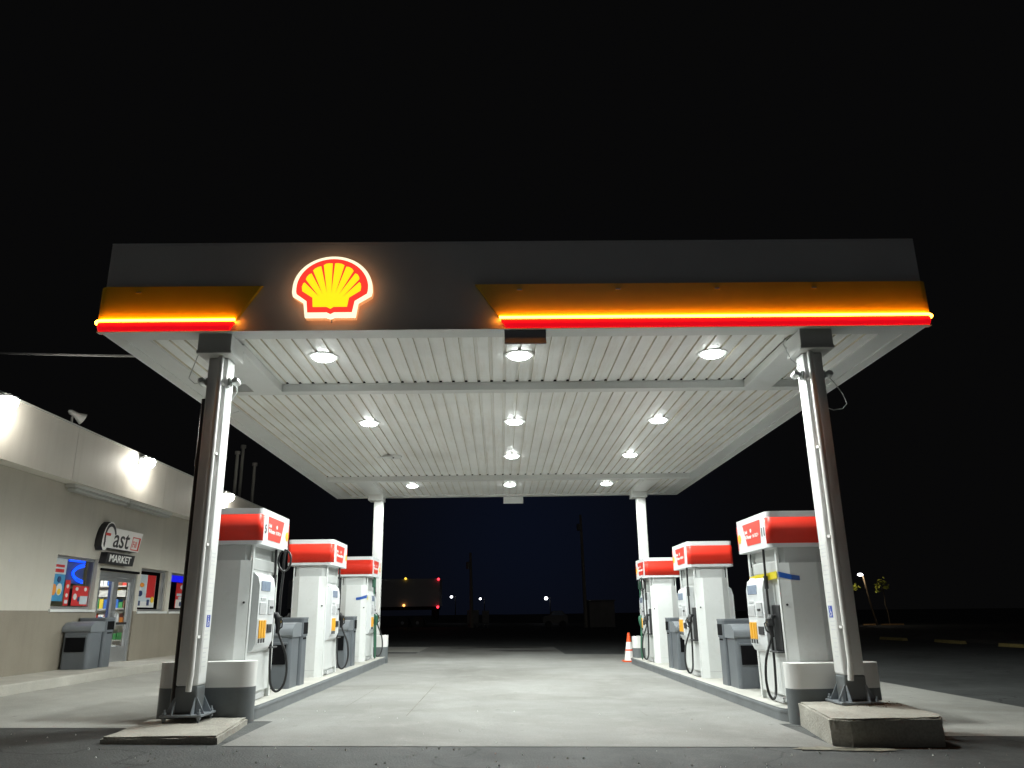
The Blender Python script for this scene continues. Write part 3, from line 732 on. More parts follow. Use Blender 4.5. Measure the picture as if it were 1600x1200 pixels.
def vgraphic(root, m, num, faces=(-1,)):
    A = dict(parent=root, local=True)
    for s in faces:
        T = lambda x, y, z: (x if s < 0 else -x, y if s < 0 else -y, z)
        ri = Vector((0, -1, 0)) if s < 0 else Vector((0, 1, 0)); up = Vector((0, 0, 1))
        xo = -.4005
        tr = [(m*.30, 2.215), (-m*.345, 2.215), (-m*.32, 1.925), (m*.165, 1.925)]
        b = MB(); q = MB().prism(tr, xo-.003, xo+.004, 'x'); b.add([T(*v) for v in q.v], q.f)
        gp = b.build('graphic_panel', 'redflat', **A)
        yl = (.235 if m > 0 else .325)
        b = MB(); b.text('V-Power', .072, T(xo-.0045, yl, 2.015), ri, up, shear=.15, wide=.95, bold=.002)
        b.text('NiTRO+', .066, T(xo-.0045, yl-.285, 2.015), ri, up, shear=.15, wide=.95)
        b.text('Shell', .058, T(xo-.0045, yl-.01, 2.088), ri, up, wide=.9, bold=.001)
        b.build('lettering', 'letter', gp, local=True)
        b = MB()
        q = MB().prism([(m*.0+u*.055, 2.09+w*.058) for u, w in OUT], xo-.005, xo-.0035, 'x'); b.add([T(*v) for v in q.v], q.f)
        b.build('small_emblem', 'letter', gp, local=True)
        b = MB(); q = MB().prism([(m*.455+u*.12, 1.985+w*.145) for u, w in OUT], xo-.003, xo+.004, 'x'); b.add([T(*v) for v in q.v], q.f, 0)
        q = MB().prism([(m*.455+u*.125, 1.985-.002+w*.15) for u, w in YEL], xo-.0045, xo-.0032, 'x'); b.add([T(*v) for v in q.v], q.f, 1)
        b.build('emblem', ['gold', 'gold'], **A)
        if num:
            b = MB(); b.text(num, .15, T(xo-.003, -m*.425+.0, 2.0), ri, up, align='CENTER', bold=.002); b.build('pump_number', 'blackp', **A)
PX = {1: 3.73, -1: -3.335}; PZ = {1: .09, -1: .21}; PYs = (10.33, 14.58, 18.78)
proto = pump_common(thing('fuel_pump', '', 'fuel pump', (PX[1], PYs[0], PZ[1]), 0, 'white fuel pumps with red tops'))
labs = {(1, 0): 'white fuel pump numbered 11 with yellow tape across it, nearest on the right island', (1, 1): 'white fuel pump between the two grey bins on the right island', (1, 2): 'white fuel pump with green nozzle at the traffic cone end of the right island',
        (-1, 0): 'white fuel pump numbered 5 with a hose loop, half hidden behind the left front column', (-1, 1): 'white fuel pump in the middle of the left island, next to grey bins', (-1, 2): 'white fuel pump with green hoses and blue tape, last on the left island'}
nums = {(1, 0): '11', (1, 1): '9', (1, 2): '7', (-1, 0): '5', (-1, 1): '3', (-1, 2): '1'}
pumps = {}
for k in labs:
    sd, i = k
    if k == (1, 0): proto['label'] = labs[k]; pumps[k] = proto; continue
    pumps[k] = dup(proto, (PX[sd], PYs[i]+(.08 if sd < 0 and i == 2 else 0), PZ[sd]), 0 if sd > 0 else math.pi, labs[k])
for k, r in pumps.items(): vgraphic(r, k[0], nums[k] if k[1] == 0 else None)
def spline(h, n=5):
    q = []
    for i in range(len(h)-1):
        p0, p1, p2, p3 = [Vector(h[max(0, min(len(h)-1, i+d))]) for d in (-1, 0, 1, 2)]
        for k in range(n):
            u = k/n; q.append(.5*((2*p1)+(p2-p0)*u+(2*p0-5*p1+4*p2-p3)*u*u+(-p0+3*p1-3*p2+p3)*u**3))
    return q+[Vector(h[-1])]
# extra hose loops and diesel hoses
def hoop(root, y):
    b = MB(); b.tube([(-.41+.075*math.cos(R(a)), y+.03*math.cos(R(a)), 1.72+.14*math.sin(R(a))) for a in range(0, 360, 15)], .014, 8, closed=True)
    b.tube([(-.41, y, 1.84), (-.405, y+.02, 1.72), (-.40, y-.01, 1.55), (-.39, y, 1.3), (-.385, y, 1.0)], .018, 8)
    b.build('hose_loop', 'black', root, smooth=True, local=True)
hoop(pumps[(-1, 0)], -.40); hoop(pumps[(1, 2)], -.10)
for k, y in (((1, 2), .36), ((-1, 2), .02)):
    b = MB(); b.tube(spline([(-.36, y, 1.86), (-.37, y, 1.4), (-.39, y-.01, .8), (-.42, y-.02, .3), (-.42, y-.06, .06), (-.42, y-.13, .10), (-.42, y-.15, .4), (-.41, y-.10, .78)]), .017, 8)
    ho = b.build('diesel_hose', 'green', pumps[k], smooth=True, local=True)
    b = MB(); b.cyl((-.36, y, 1.62), (-.36, y, 1.8), .045, 10); b.build('hose_swivel', 'green', ho, smooth=True, local=True)
    b = MB(); b.tube([(-.41, y-.10, .76), (-.42, y-.09, .9), (-.42, y-.07, .98), (-.34, y-.06, 1.02)], [.024, .05, .04, .016], 10)
    b.build('diesel_nozzle', 'green', pumps[k], smooth=True, local=True)
done = set()
for r in pumps.values():
    for o in r.children_recursive:
        if o.data.name not in done:
            done.add(o.data.name)
            for v in o.data.vertices: v.co.y *= 1.13
# tape on the two pumps out of service
def tape(k, label, zc):
    r = pumps[k]; sd = k[0]; cx, cy = r.location.x, r.location.y; z = r.location.z+zc
    t = thing('caution_tape', label, 'tape', (cx, cy, z), 0 if sd > 0 else math.pi)
    b = MB()
    pts = spline([(-.31, -.55, .0), (-.318, -.2, -.012), (-.316, .2, -.018), (-.30, .57, -.03)])
    v = [(p.x, p.y, p.z+d) for p in pts for d in (-.045, .045)]
    b.add(v, [(2*i, 2*i+2, 2*i+3, 2*i+1) for i in range(len(pts)-1)])
    for yy in (-.3, -.05, .22): b.add([(-.3195, yy+d, z2) for d, z2 in ((0, -.035), (.07, -.04), (.07, .012), (0, .016))], [(0, 1, 2, 3)], 1)
    o = b.build('yellow_strip', ['tapey', 'tapey'], t, local=True); o.modifiers.new('thick', 'SOLIDIFY').thickness = .002
    for sy in (-1, 1):
        b = MB(); v = [(x, sy*y, zz) for x, y, zz in ((-.306, .53, -.035), (-.306, .53, .03), (-.29, .578, -.03), (-.29, .578, .035), (-.16, .636, -.065), (-.16, .636, -.005), (-.06, .637, -.075), (-.06, .637, -.02))]
        b.add(v, [(0, 2, 3, 1), (2, 4, 5, 3), (4, 6, 7, 5)])
        o = b.build('blue_end', 'tapeb', t, local=True); o.modifiers.new('thick', 'SOLIDIFY').thickness = .002
tape((1, 0), 'yellow tape with blue ends stretched across the pump numbered 11', 1.52)
tape((-1, 2), 'yellow and blue tape on the farthest pump of the left island', 1.40)

# ------------------------------------------------------------------ service bins
def make_bin(label, loc):
    t = thing('service_bin', label, 'bin', loc, 0, 'grey service bins')
    A = dict(parent=t, local=True)
    # local: camera end at -y, lane side at -x
    b = MB(); P = rrect(-.27, .27, -.40, .10, .06)
    b.prism([(x*.94, y*.97) for x, y in P], .0, .70); b.build('bin_body', 'bin', bevel=.012, smooth=True, **A)
    b = MB()
    prof = [(-.41, .70), (-.41, .80), (-.30, .885), (-.10, .905), (.10, .90), (.10, .70)]
    b.prism(prof, -.275, .275, 'x'); b.build('bin_hood', 'binlid', bevel=.035, smooth=True, seg=3, **A)
    b = MB(); b.box(-.19, .19, -.407, -.395, .33, .60); b.build('bin_opening', 'dark', bevel=.01, **A)  # dark plates imitate the shade inside the openings and slot
    b = MB(); b.box(-.21, .21, -.412, -.39, .60, .635); b.build('opening_lip', 'bin', bevel=.008, **A)
    b = MB(); P = rrect(-.29, .27, .115, .46, .05)
    b.prism([(x*.96, .29+(y-.29)*.96) for x, y in P], .0, .70); b.prism(P, .70, .95); b.build('towel_cabinet', 'bin', bevel=.015, smooth=True, **A)
    b = MB(); b.box(-.2945, -.285, .16, .42, .73, .90); b.build('towel_opening', 'dark', bevel=.008, **A)
    b = MB(); b.box(-.285, -.27, .20, .38, .655, .68); b.build('finger_slot', 'dark', **A)
    b = MB(); b.prism(rrect(-.295, .275, .11, .465, .05), .95, .975); b.build('cabinet_lid', 'binlid', bevel=.012, smooth=True, **A)
    return t
b0 = make_bin('grey service bin between the nearest and middle pumps of the right island', (3.74, 12.42, .09))
for lab, loc, mir in (('grey service bin between the middle and far pumps of the right island', (3.72, 16.35, .09), 1),
                      ('grey service bin between the nearest and middle pumps of the left island', (-3.29, 12.22, .21), -1),
                      ('grey service bin half hidden by the middle pump of the left island', (-3.32, 16.65, .21), -1),
                      ('grey service bin standing on the sidewalk beside the store door', (-8.20, 16.22, .287), -1)):
    d = dup(b0, loc, 0, lab); d.scale = (mir, 1, 1)
    if loc[0] < -8: d.scale = (-1.0, 1.08, .97)

# traffic cone with a small weight beside it
t = thing('traffic_cone', 'orange and white traffic cone at the far end of the right island', 'traffic cone', (3.36, 21.3, -.056))
b = MB(); b.prism(rrect(-.19, .19, -.19, .19, .04), 0, .035); b.build('base', 'orange', t, local=True, bevel=.008)
prof = [(.14, .035), (.118, .17), (.118, .17), (.085, .36), (.080, .40), (.055, .55), (.028, .70), (.022, .71)]
b = MB()
for (r0, z0, r1, z1, m) in ((.14, .035, .105, .27, 1), (.105, .27, .098, .31, 0), (.098, .31, .068, .49, 1), (.068, .49, .028, .72, 0)):
    b.lathe([(r0, z0), (r1, z1)], n=20, m=m)
b.build('cone', ['orange', 'letter'], t, local=True, smooth=True)

# ------------------------------------------------------------------ store
SX = -8.5; SZ = .285
st = thing('store_building', 'beige flat roofed store with brown lower wall, glass door and poster filled windows', 'building', (SX-3, 17, SZ))
OPN = [(15.29, 16.85, 1.40, 2.41, 'w'), (17.0, 18.75, SZ, 2.19, 'd'), (18.93, 20.47, 1.37, 2.355, 'w'), (20.70, 22.2, 1.37, 2.335, 'w')]
YA, YB = -2.0, 30.0; ZW = 1.37
b = MB()
def wallseg(y0, y1, z0, z1):
    b.box(SX-.2, SX, y0, y1, z0, z1)
prev = YA
for y0, y1, z0, z1, k in OPN:
    wallseg(prev, y0, ZW, 4.3); wallseg(y0, y1, z1, 4.3)
    if z0 > ZW: wallseg(y0, y1, ZW, z0)
    prev = y1
wallseg(prev, YB, ZW, 4.3)
b.box(-17, SX-.2, YA, YA+.2, SZ, 4.3); b.box(-17, SX-.2, YB-.2, YB, SZ, 4.3); b.box(-17.2, -17, YA, YB, SZ, 4.3)
b.build('wall', 'walls', st)
b = MB(); b.box(SX-.2, SX+.015, YA, 17.0, .2, ZW); b.box(SX-.2, SX+.015, 18.75, YB, .2, ZW); b.build('lower_wall', 'wains', st)
b = MB(); b.box(SX+.001, SX+.003, 8, 12.3, 2.86, 2.868); b.box(SX+.001, SX+.003, 12.3, 12.308, 1.4, 4.2); b.box(SX+.001, SX+.003, 12.3, 16.9, 2.86, 2.867); b.box(SX+.001, SX+.003, 19.2, 29, 2.86, 2.867); b.build('wall_joint', 'walls', st)
PXF = -8.20
b = MB()
ys = [YA, 2.0, 5.0, 8.0, 10.9, 14.85, 19.0, 23.1, 27.2, YB]
for y0, y1 in zip(ys[:-1], ys[1:]): b.box(SX-.18, PXF, y0+.004, y1-.004, 3.76, 4.80)
b.build('parapet', 'parap', st, bevel=.004)
b = MB(); b.box(SX-.2, PXF+.015, YA-.02, YB+.02, 4.801, 4.835); b.build('parapet_cap', 'trim', st, bevel=.005)
b = MB(); b.box(-17.2, SX-.2, YA, YB, 4.3, 4.4); b.build('roof', 'kerb', st)
for y0, y1, z0, z1, k in OPN:
    if k == 'w':
        b = MB(); w = .05; x0, x1 = SX-.14, SX-.06
        b.box(x0, x1, y0, y1, z0, z0+w); b.box(x0, x1, y0, y1, z1-w, z1); b.box(x0, x1, y0, y0+w, z0+w, z1-w); b.box(x0, x1, y1-w, y1, z0+w, z1-w)
        fr = b.build('window', 'alu', st, bevel=.004)
        b = MB(); b.face([(SX-.10, y0+w, z0+w), (SX-.10, y1-w, z0+w), (SX-.10, y1-w, z1-w), (SX-.10, y0+w, z1-w)]); b.build('pane', 'glass', fr)
        b = MB(); b.box(SX-.01, SX+.05, y0-.06, y1+.06, z0-.055, z0-.002); b.build('sill', 'trim', fr, bevel=.006)
        b = MB(); b.box(SX-.26, SX-.25, y0-.1, y1+.1, z0-.1, z1+.1); b.build('blind', 'khaki' if y0 < 16 else 'dark', fr)
# door frame and two leaves
b = MB(); x0, x1 = SX-.13, SX-.02
b.box(x0, x1, 17.0, 17.07, SZ, 2.19); b.box(x0, x1, 18.68, 18.75, SZ, 2.19); b.box(x0, x1, 17.07, 18.68, 2.09, 2.19)
b.build('door_frame', 'alu', st, bevel=.005)
b = MB(); b.box(SX+.001, SX+.04, 16.98, 18.77, 2.20, 2.25); b.build('door_header', 'dark', st)
for y0, y1, hy in ((17.075, 17.872, 17.80), (17.878, 18.675, 17.95)):
    b = MB(); x0, x1 = SX-.10, SX-.05; w = .10
    b.box(x0, x1, y0, y1, SZ+.01, .62); b.box(x0, x1, y0, y1, 2.0, 2.085); b.box(x0, x1, y0, y0+w, .62, 2.0); b.box(x0, x1, y1-w, y1, .62, 2.0); 
    dr = b.build('door', 'alu', st, bevel=.005)
    b = MB(); b.face([(SX-.075, y0+w, .62), (SX-.075, y1-w, .62), (SX-.075, y1-w, 2.0), (SX-.075, y0+w, 2.0)]); b.build('pane', 'glass', dr)
    b = MB(); b.tube([(SX-.05, hy, 1.0), (SX-.0, hy, 1.0), (SX-.0, hy, 1.35), (SX-.05, hy, 1.35)], .013, 8); b.build('handle', 'alu', dr, smooth=True)
    b = MB(); b.box(SX-.05, SX-.035, y0+.12, y1-.12, 1.08, 1.13); b.build('push_bar', 'blackp', dr)
# fluorescent strip under the parapet
for y0 in (15.15, 17.5):
    t = thing('strip_light', 'long unlit strip light under the parapet, ' + ('left one of the pair' if y0 < 16 else 'right one of the pair'), 'light', (SX+.1, y0+1.15, 3.7), 0, 'strip lights above the store door')
    b = MB(); b.box(SX+.02, SX+.22, y0, y0+2.3, 3.69, 3.755); b.build('housing', 'trim', t, bevel=.006)
    b = MB(); b.box(SX+.04, SX+.20, y0+.05, y0+2.25, 3.62, 3.688); b.build('diffuser', 'lensoff', t, bevel=.02)
# wall lamps
for y, lab in ((12.30, 'bright wall lamp nearest the left edge of the photo, on the parapet'), (17.55, 'bright wall lamp on the parapet above the store sign'), (23.0, 'bright wall lamp on the parapet just right of the left column')):
    t = thing('wall_lamp', lab, 'light', (PXF, y, 4.62), 0, 'bright lamps on the store parapet')
    b = MB(); b.box(PXF, PXF+.05, y-.12, y+.12, 4.55, 4.74); b.prism([(PXF+.05, 4.695), (PXF+.05, 4.74), (PXF+.28, 4.74), (PXF+.30, 4.695)], y-.12, y+.12, 'y'); b.build('housing', 'steel', t, bevel=.008)
    b = MB(); b.lathe([(.03, -.13), (.09, -.10), (.13, -.03), (.135, .03), (.11, .075)], (PXF+.20, y, 4.615), 18); b.build('lens', 'wlamp', t, smooth=True)
# roof camera
t = thing('security_camera', 'white floodlight shaped camera on a post above the parapet', 'camera', (PXF-.12, 14.75, 4.835))
b = MB(); b.cyl((PXF-.12, 14.75, 4.83), (PXF-.12, 14.75, 5.0), .022, 8); b.build('post', 'trim', t)
b = MB(); q0, q1 = Vector((PXF-.16, 14.66, 5.10)), Vector((PXF+.04, 14.86, 4.97)); dq = q1-q0
b.tube([q0, q0+dq*.15, q0+dq*.55, q0+dq*.95, q1], [.02, .05, .06, .115, .118], 16); b.build('camera_head', 'trim', t, smooth=True)
b = MB(); b.tube([q1+dq*.02, q1+dq*.04], [.085, .07], 16); b.build('face_glass', 'ink', t, smooth=True)
# vent pipes beyond the store roof
for x, y, h in ((-8.62, 25.2, 6.35), (-8.75, 26.1, 6.75), (-8.6, 27.0, 6.3)):
    b = MB(); b.cyl((x, y, 4.4), (x, y, h), .05, 10); b.cyl((x, y, h), (x, y, h+.1), .09, 10)
    tag(b.build('vent_pipe', 'dim', smooth=True), {25.2: 'short vent pipe on the store roof nearest the left column', 26.1: 'tallest vent pipe on the store roof', 27.0: 'short vent pipe on the store roof, farthest back'}[y], 'pipe', 'vent pipes on the store roof')
# store sign
FX = SX+.15
sgn = thing('store_sign', 'white store sign with black sweeping F and red box lettering above the door', 'sign', (SX, 17.7, 2.4))
def sp_(px, pyv):  # zoomed sign pixel -> (y,z) on its face
    return None
ar = [(16.72+.72*(1-math.cos(R(a)))*.5+.0, 2.93+.30*math.sin(R(a))) for a in range(0, 1, 1)]
prof = [(16.66, 2.60), (16.60, 2.68), (16.60, 2.80), (16.63, 2.93), (16.69, 3.05), (16.78, 3.15), (16.88, 3.205), (16.99, 3.21), (17.07, 3.17), (17.12, 3.10), (18.46, 3.10), (18.30, 2.66), (16.83, 2.66), (16.76, 2.60)]
b = MB(); b.prism(prof, SX, FX, 'x', 1); b.face([(FX+.002, y, z) for y, z in prof], 0); b.build('board', ['letter', 'blackp'], sgn)
UPZ = Vector((0, 0, 1)); RIY = Vector((0, 1, 0))
def arcband(c, r0, r1, a0, a1, ky, kz, n=14):
    o = [(c[0]+r1*ky*math.cos(R(a0+(a1-a0)*k/n)), c[1]+r1*kz*math.sin(R(a0+(a1-a0)*k/n))) for k in range(n+1)]
    i = [(c[0]+r0*ky*math.cos(R(a1+(a0-a1)*k/n)), c[1]+r0*kz*math.sin(R(a1+(a0-a1)*k/n))) for k in range(n+1)]
    return o+i
b = MB(); b.prism(arcband((16.93, 2.86), .78, 1, 200, 20, .26, .32), FX+.003, FX+.008, 'x')
b.prism([(16.66, 2.72), (16.70, 2.66), (16.72, 2.68), (16.735, 2.82), (16.69, 2.82)], FX+.003, FX+.008, 'x')
b.text('ast', .56, (FX+.004, 17.05, 2.70), RIY, UPZ, shear=.22, wide=1.12, ext=.003, bold=.004)
b.build('black_lettering', 'blackp', sgn)
b = MB(); b.prism([(16.70, 2.91), (16.70, 2.965), (16.93, 2.965), (16.91, 2.91)], FX+.009, FX+.012, 'x')
def par(y0, y1, z0, z1): return [(y0, z0), (y1, z0), (y1+(z1-z0)*.3, z1), (y0+(z1-z0)*.3, z1)]
for q in (par(17.90, 18.28, 2.69, 2.71), par(17.90+.075, 18.28+.075, 2.965, 2.985), [(17.90, 2.71), (17.92, 2.71), (17.995, 2.965), (17.975, 2.965)], [(18.22, 2.71), (18.285, 2.71), (18.36, 2.965), (18.295, 2.965)]):
    b.prism(q, FX+.003, FX+.007, 'x')
b.text('Fill', .20, (FX+.004, 17.965, 2.755), RIY, UPZ, shear=.2, wide=.95, ext=.002)
b.build('red_lettering', 'redflat', sgn)
b = MB(); b.prism([(16.86, 2.34), (18.12, 2.34), (18.19, 2.575), (16.92, 2.575)], SX, FX, 'x'); b.build('lower_board', 'blackp', sgn)
b = MB(); b.text('MARKET', .215, (FX+.003, 16.98, 2.385), RIY, UPZ, shear=.15, wide=1.22, ext=.003, bold=.004); b.build('white_lettering', 'letter', sgn)

# posters and neon in the windows
def poster(name, label, y0, y1, z0, z1, mb, shapes, x=SX-.095, cat='poster', group='posters in the store windows'):
    b = MB(); b.box(x, x+.004, y0, y1, z0, z1, 0)
    mats = [mb]
    for mt, poly in shapes:
        if mt not in mats: mats.append(mt)
        b.prism([(y0+(y1-y0)*u, z0+(z1-z0)*w) for u, w in poly], x+.004, x+.004+.0015*(1+mats.index(mt)), 'x', mats.index(mt))
    o = b.build(name, mats); tag(o, label, cat, group); return o
rc = lambda a, c, d, e: [(a, d), (c, d), (c, e), (a, e)]
po = poster('window_poster', 'pale blue poster with red lettering bars in the left store window', 15.34, 15.83, 1.55, 2.37, 'pblue', [('ppale', rc(0, 1, .62, 1)), ('pred', rc(.2, .85, .66, .74)), ('pred', rc(.2, .85, .78, .84)), ('pora', circ(.28, .26, .17, 14, .13)), ('pwhite', circ(.66, .27, .2, 14, .14)), ('gold', circ(.66, .22, .13, 12, .07)), ('pnavy', circ(.58, .5, .12, 12, .07)), ('pwhite', circ(.55, .48, .06, 12, .04))])
b = MB(); b.text('LET THE', .085, (SX-.0885, 15.45, 2.27), RIY, UPZ, wide=.95); b.build('lettering', 'ink', po)
poster('window_poster', 'red promotion poster with pale food pictures low in the left store window', 16.18, 16.79, 1.47, 1.86, 'pred', [('pwhite', circ(.25, .84, .09, 10, .1)), ('pwhite', circ(.8, .84, .09, 10, .1)), ('ppale', rc(.5, .97, .08, .5)), ('pwhite', circ(.18, .45, .11, 12, .16)), ('pnavy', circ(.42, .33, .07, 8, .13)), ('pred', circ(.72, .3, .13, 10, .15))])
poster('window_poster', 'narrow red striped poster standing beside the pale blue one', 15.88, 16.06, 1.47, 1.96, 'pred', [('pwhite', circ(.5, .75, .25, 10, .08)), ('pwhite', circ(.5, .4, .25, 10, .08)), ('ppale', rc(.2, .8, .08, .22))])
poster('window_poster', 'large pale poster with blue figures and a red side panel in the middle store window', 18.99, 20.0, 1.46, 2.22, 'ppale', [('pwhite', rc(0, 1, .0, .18)), ('pred', rc(.53, .98, .3, 1)), ('pwhite', circ(.75, .86, .13, 12, .1)), ('ppale', rc(.6, .92, .58, .66)), ('pwhite', circ(.66, .45, .14, 12, .1)), ('pora', circ(.26, .68, .11, 12, .07)), ('pnavy', circ(.2, .42, .12, 12, .09)), ('pwhite', circ(.18, .55, .07, 10, .06)), ('pnavy', rc(.15, .24, .05, .2)), ('pnavy', rc(.6, .72, .06, .24)), ('gold', circ(.88, .24, .09, 10, .1))])
poster('window_poster', 'red poster with white cup pictures in the right store window', 21.3, 21.95, 1.46, 2.10, 'pred', [('pwhite', circ(.6, .84, .2, 12, .09)), ('ppale', rc(.1, .9, .48, .58)), ('pwhite', rc(.05, .95, .0, .34)), ('pnavy', circ(.5, .16, .1, 10, .1)), ('ppale', circ(.45, .4, .2, 10, .06))])
n = thing('neon_sign', 'blue glowing angular neon sign in the left store window', 'neon sign', (SX-.12, 16.2, 2.1))
b = MB()
for k, dz in ((0, 0), (1, .045)):
    b.tube(spline([(SX-.12, 16.56, 2.30-dz), (SX-.12, 16.3, 2.24-dz), (SX-.12, 16.12+dz, 2.10), (SX-.12, 16.3, 1.97+dz), (SX-.12, 16.56, 1.92+dz)]), .016, 6)
b.tube([(SX-.12, 15.95, 2.34), (SX-.12, 16.56, 2.345)], .018, 6)
b.build('neon_tube', 'neon', n, smooth=True)
b = MB(); b.box(SX-.16, SX-.14, 15.9, 16.6, 1.9, 2.37); b.build('back_panel', mat('neon_back', (.10, .13, .30), .4), n)
b = MB(); b.box(SX-.14, SX-.11, 20.78, 21.95, 2.12, 2.29); tag(b.build('light_box', 'deepblue'), 'deep blue light box at the top of the right store window', 'sign')
# shop interior seen through the door
b = MB(); b.box(-16.9, SX-.21, 12, 29.5, .24, .287); b.build('shop_floor', 'shopfl', st)
b = MB(); b.box(-16.9, SX-.21, 12, 29.5, 3.2, 3.24); b.build('shop_ceiling', 'shopw', st)
b = MB()
for x in (-9.9, -12.2, -14.5):
    for y in (15, 18.2, 21.4, 24.6, 27.6): b.box(x-.3, x+.3, y-.6, y+.6, 3.16, 3.199)
b.build('ceiling_panel', 'shopceil', st)
b = MB(); b.box(-16.95, SX-.3, 26.5, 26.6, .29, 3.2); b.build('shop_partition', 'shopw', st)
random.seed(21)
cols = [mat('goods_%s' % n_, c, .5, var=.1, scale=9) for n_, c in (('red', (.6, .05, .03)), ('yellow', (.75, .55, .05)), ('blue', (.04, .15, .5)), ('white', (.75, .75, .72)), ('green', (.06, .3, .08)), ('orange', (.75, .25, .03)), ('brown', (.2, .1, .05)))]
def rack(x0, x1, y0, y1, h, label, tall=False):
    t = thing('shop_rack', label, 'shelf', ((x0+x1)/2, (y0+y1)/2, .287))
    b = MB()
    for z in [.29+.38*k for k in range(int(h/.38)+1)]: b.box(x0, x1, y0, y1, z, z+.03)
    b.box(x0, x1, y1, y1+.02, .29, h+.29); b.build('shelf_frame', 'shopw', t)
    b = MB(); yv = y0
    for z in [.322+.38*k for k in range(int(h/.38))]:
        for side in range(1):
            xx = x0+.02
            while xx < x1-.15:
                w = random.uniform(.08, .2); hh = random.uniform(.14, .3); b.box(xx, xx+w, y0+.02, y0+.3, z, z+hh, random.randrange(7)); xx += w+.02
            yy = y0+.34
            while yy < y1-.15:
                w = random.uniform(.08, .2); hh = random.uniform(.14, .3); b.box(x1-.3, x1-.02, yy, yy+w, z, z+hh, random.randrange(7)); yy += w+.02
    o = b.build('goods', cols, t); o['kind'] = 'stuff'
rack(-10.9, -9.3, 20.6, 22.4, 1.2, 'low shop rack of colourful goods just inside the store door')
rack(-12.4, -10.4, 23.0, 24.4, 1.75, 'shop rack deeper inside behind the store door')
rack(-13.2, -8.95, 25.6, 26.3, 2.3, 'tall shop rack along the back partition inside the store')
b = MB(); b.box(-9.75, -9.6, 20.0, 20.15, .287, 3.2); tag(b.build('shop_post', 'pnavy', bevel=.01), 'dark post inside the store behind the door glass', 'post')
b = MB(); b.box(-10.9, -9.0, 25.4, 25.45, 2.35, 2.75); tag(b.build('shop_banner', 'pblue', bevel=.005), 'blue banner above the back rack inside the store', 'sign')

# cage cabinet glimpsed between the left pumps
t = thing('storage_cabinet', 'grey and white outdoor cabinet with an orange stripe against the store wall', 'cabinet', (-8.0, 26.4, .287))
b = MB(); b.box(-8.40, -7.75, 25.6, 27.6, .287, 2.0); b.build('cabinet_body', 'dim', t, bevel=.01)
b = MB(); b.box(-8.42, -7.73, 25.58, 27.62, 1.52, 1.72); b.build('orange_stripe', 'orange', t)
b = MB(); b.box(-8.41, -7.735, 25.585, 27.6, .4, 1.1); b.build('door_panel', 'white', t)

# ------------------------------------------------------------------ power line
b = MB(); b.tube(spline([(-60, 42, 17.5), (-30, 26.5, 11.8), (-13.49, 16.0, 6.95), (-4.80, 11.5, 5.1)]), .022, 6)
tag(b.build('power_line', mat('wire_grey', (.35, .35, .36), .5), smooth=True), 'thin overhead wire running from the left to the canopy', 'wire')

# ------------------------------------------------------------------ far background
t = thing('semi_trailer', 'dim pale box trailer with amber and red marker lights parked far behind', 'trailer', (-10.5, 71, -.0))
K = 70/60
b = MB(); b.box(-18.5, -5.28, 70, 72.5, 1.86, 4.22); b.build('cargo_box', 'trailer', t, bevel=.03)
b = MB(); b.box(-18.4, -5.4, 70.1, 72.4, 1.6, 1.855); b.box(-6.0, -5.5, 70.2, 72.3, .75, 1.6); b.build('chassis', 'dark', t)
for x in (-7.2, -8.5):
    for y in (70.05, 72.1):
        b = MB(); b.cyl((x, y, .52), (x, y+.3, .52), .52, 20); w = b.build('wheel', 'black', t, smooth=True)
        b = MB(); b.cyl((x, y-.02, .52), (x, y-.001, .52), .14, 16); b.build('hub', 'steel', w)
for x, z, mm, nm in ((-8.30, 4.24, 'amberl', 'roof_marker'), (-5.42, 4.16, 'redl', 'roof_marker'), (-5.45, 1.80, 'redl', 'side_marker'), (-8.40, 1.98, 'oral', 'side_marker')):
    b = MB(); b.lathe([(.02, -.10), (.08, -.07), (.11, 0), (.08, .07), (.02, .1)], (x, 69.96, z), 12); b.build(nm, mm, t, smooth=True)
for x, y, h, lab in ((7.4, 70, 9.6, 'tall dim utility pole in the dark background, right of centre'), (-2.5, 70, 6.4, 'shorter dim utility pole in the dark background, left of centre')):
    b = MB(); b.tube([(x, y, -.1), (x-.05, y, h*.5), (x-.12, y, h)], [.17, .14, .10], 10)
    t = thing('utility_pole', lab, 'pole', (x, y, 0)); b.build('pole', 'wood', t, smooth=True)
    b = MB(); b.lathe([(.16, -.3), (.2, -.25), (.2, .25), (.1, .32)], (x-.3, y, h-1.1), 12); b.build('transformer', 'dim', t, smooth=True)
def street_lamp(x, y, h, r, label, arm=.5):
    t = thing('street_lamp', label, 'street lamp', (x, y, -.1), 0, 'lit lamps in the dark distance')
    b = MB(); b.tube([(x, y, -.2), (x, y, h-.1), (x+.0, y, h)], [.08, .05, .04], 8); b.tube([(x, y, h), (x-arm, y-.1, h+.06)], .03, 6); b.build('pole', 'farpole', t, smooth=True)
    b = MB(); b.lathe([(r*.4, -r*.8), (r*.9, -r*.4), (r, 0), (r*.8, r*.5), (r*.3, r*.8)], (x-arm, y-.1, h-r*.6), 12); b.build('lamp_head', 'slamp', t, smooth=True)
street_lamp(-5.6, 100, 3.35, .16, 'leftmost of the three small white lamps beyond the forecourt', .5)
street_lamp(-2.0, 100, 3.05, .14, 'middle of the three small white lamps beyond the forecourt', .5)
street_lamp(6.2, 100, 3.05, .22, 'rightmost and brightest of the three lamps beyond the forecourt', .5)
sl = thing('street_lamp', 'lit lamp on a thin leaning post beside the saplings at the far right', 'street lamp', (30.6, 66, -.18), 0, 'lit lamps in the dark distance')
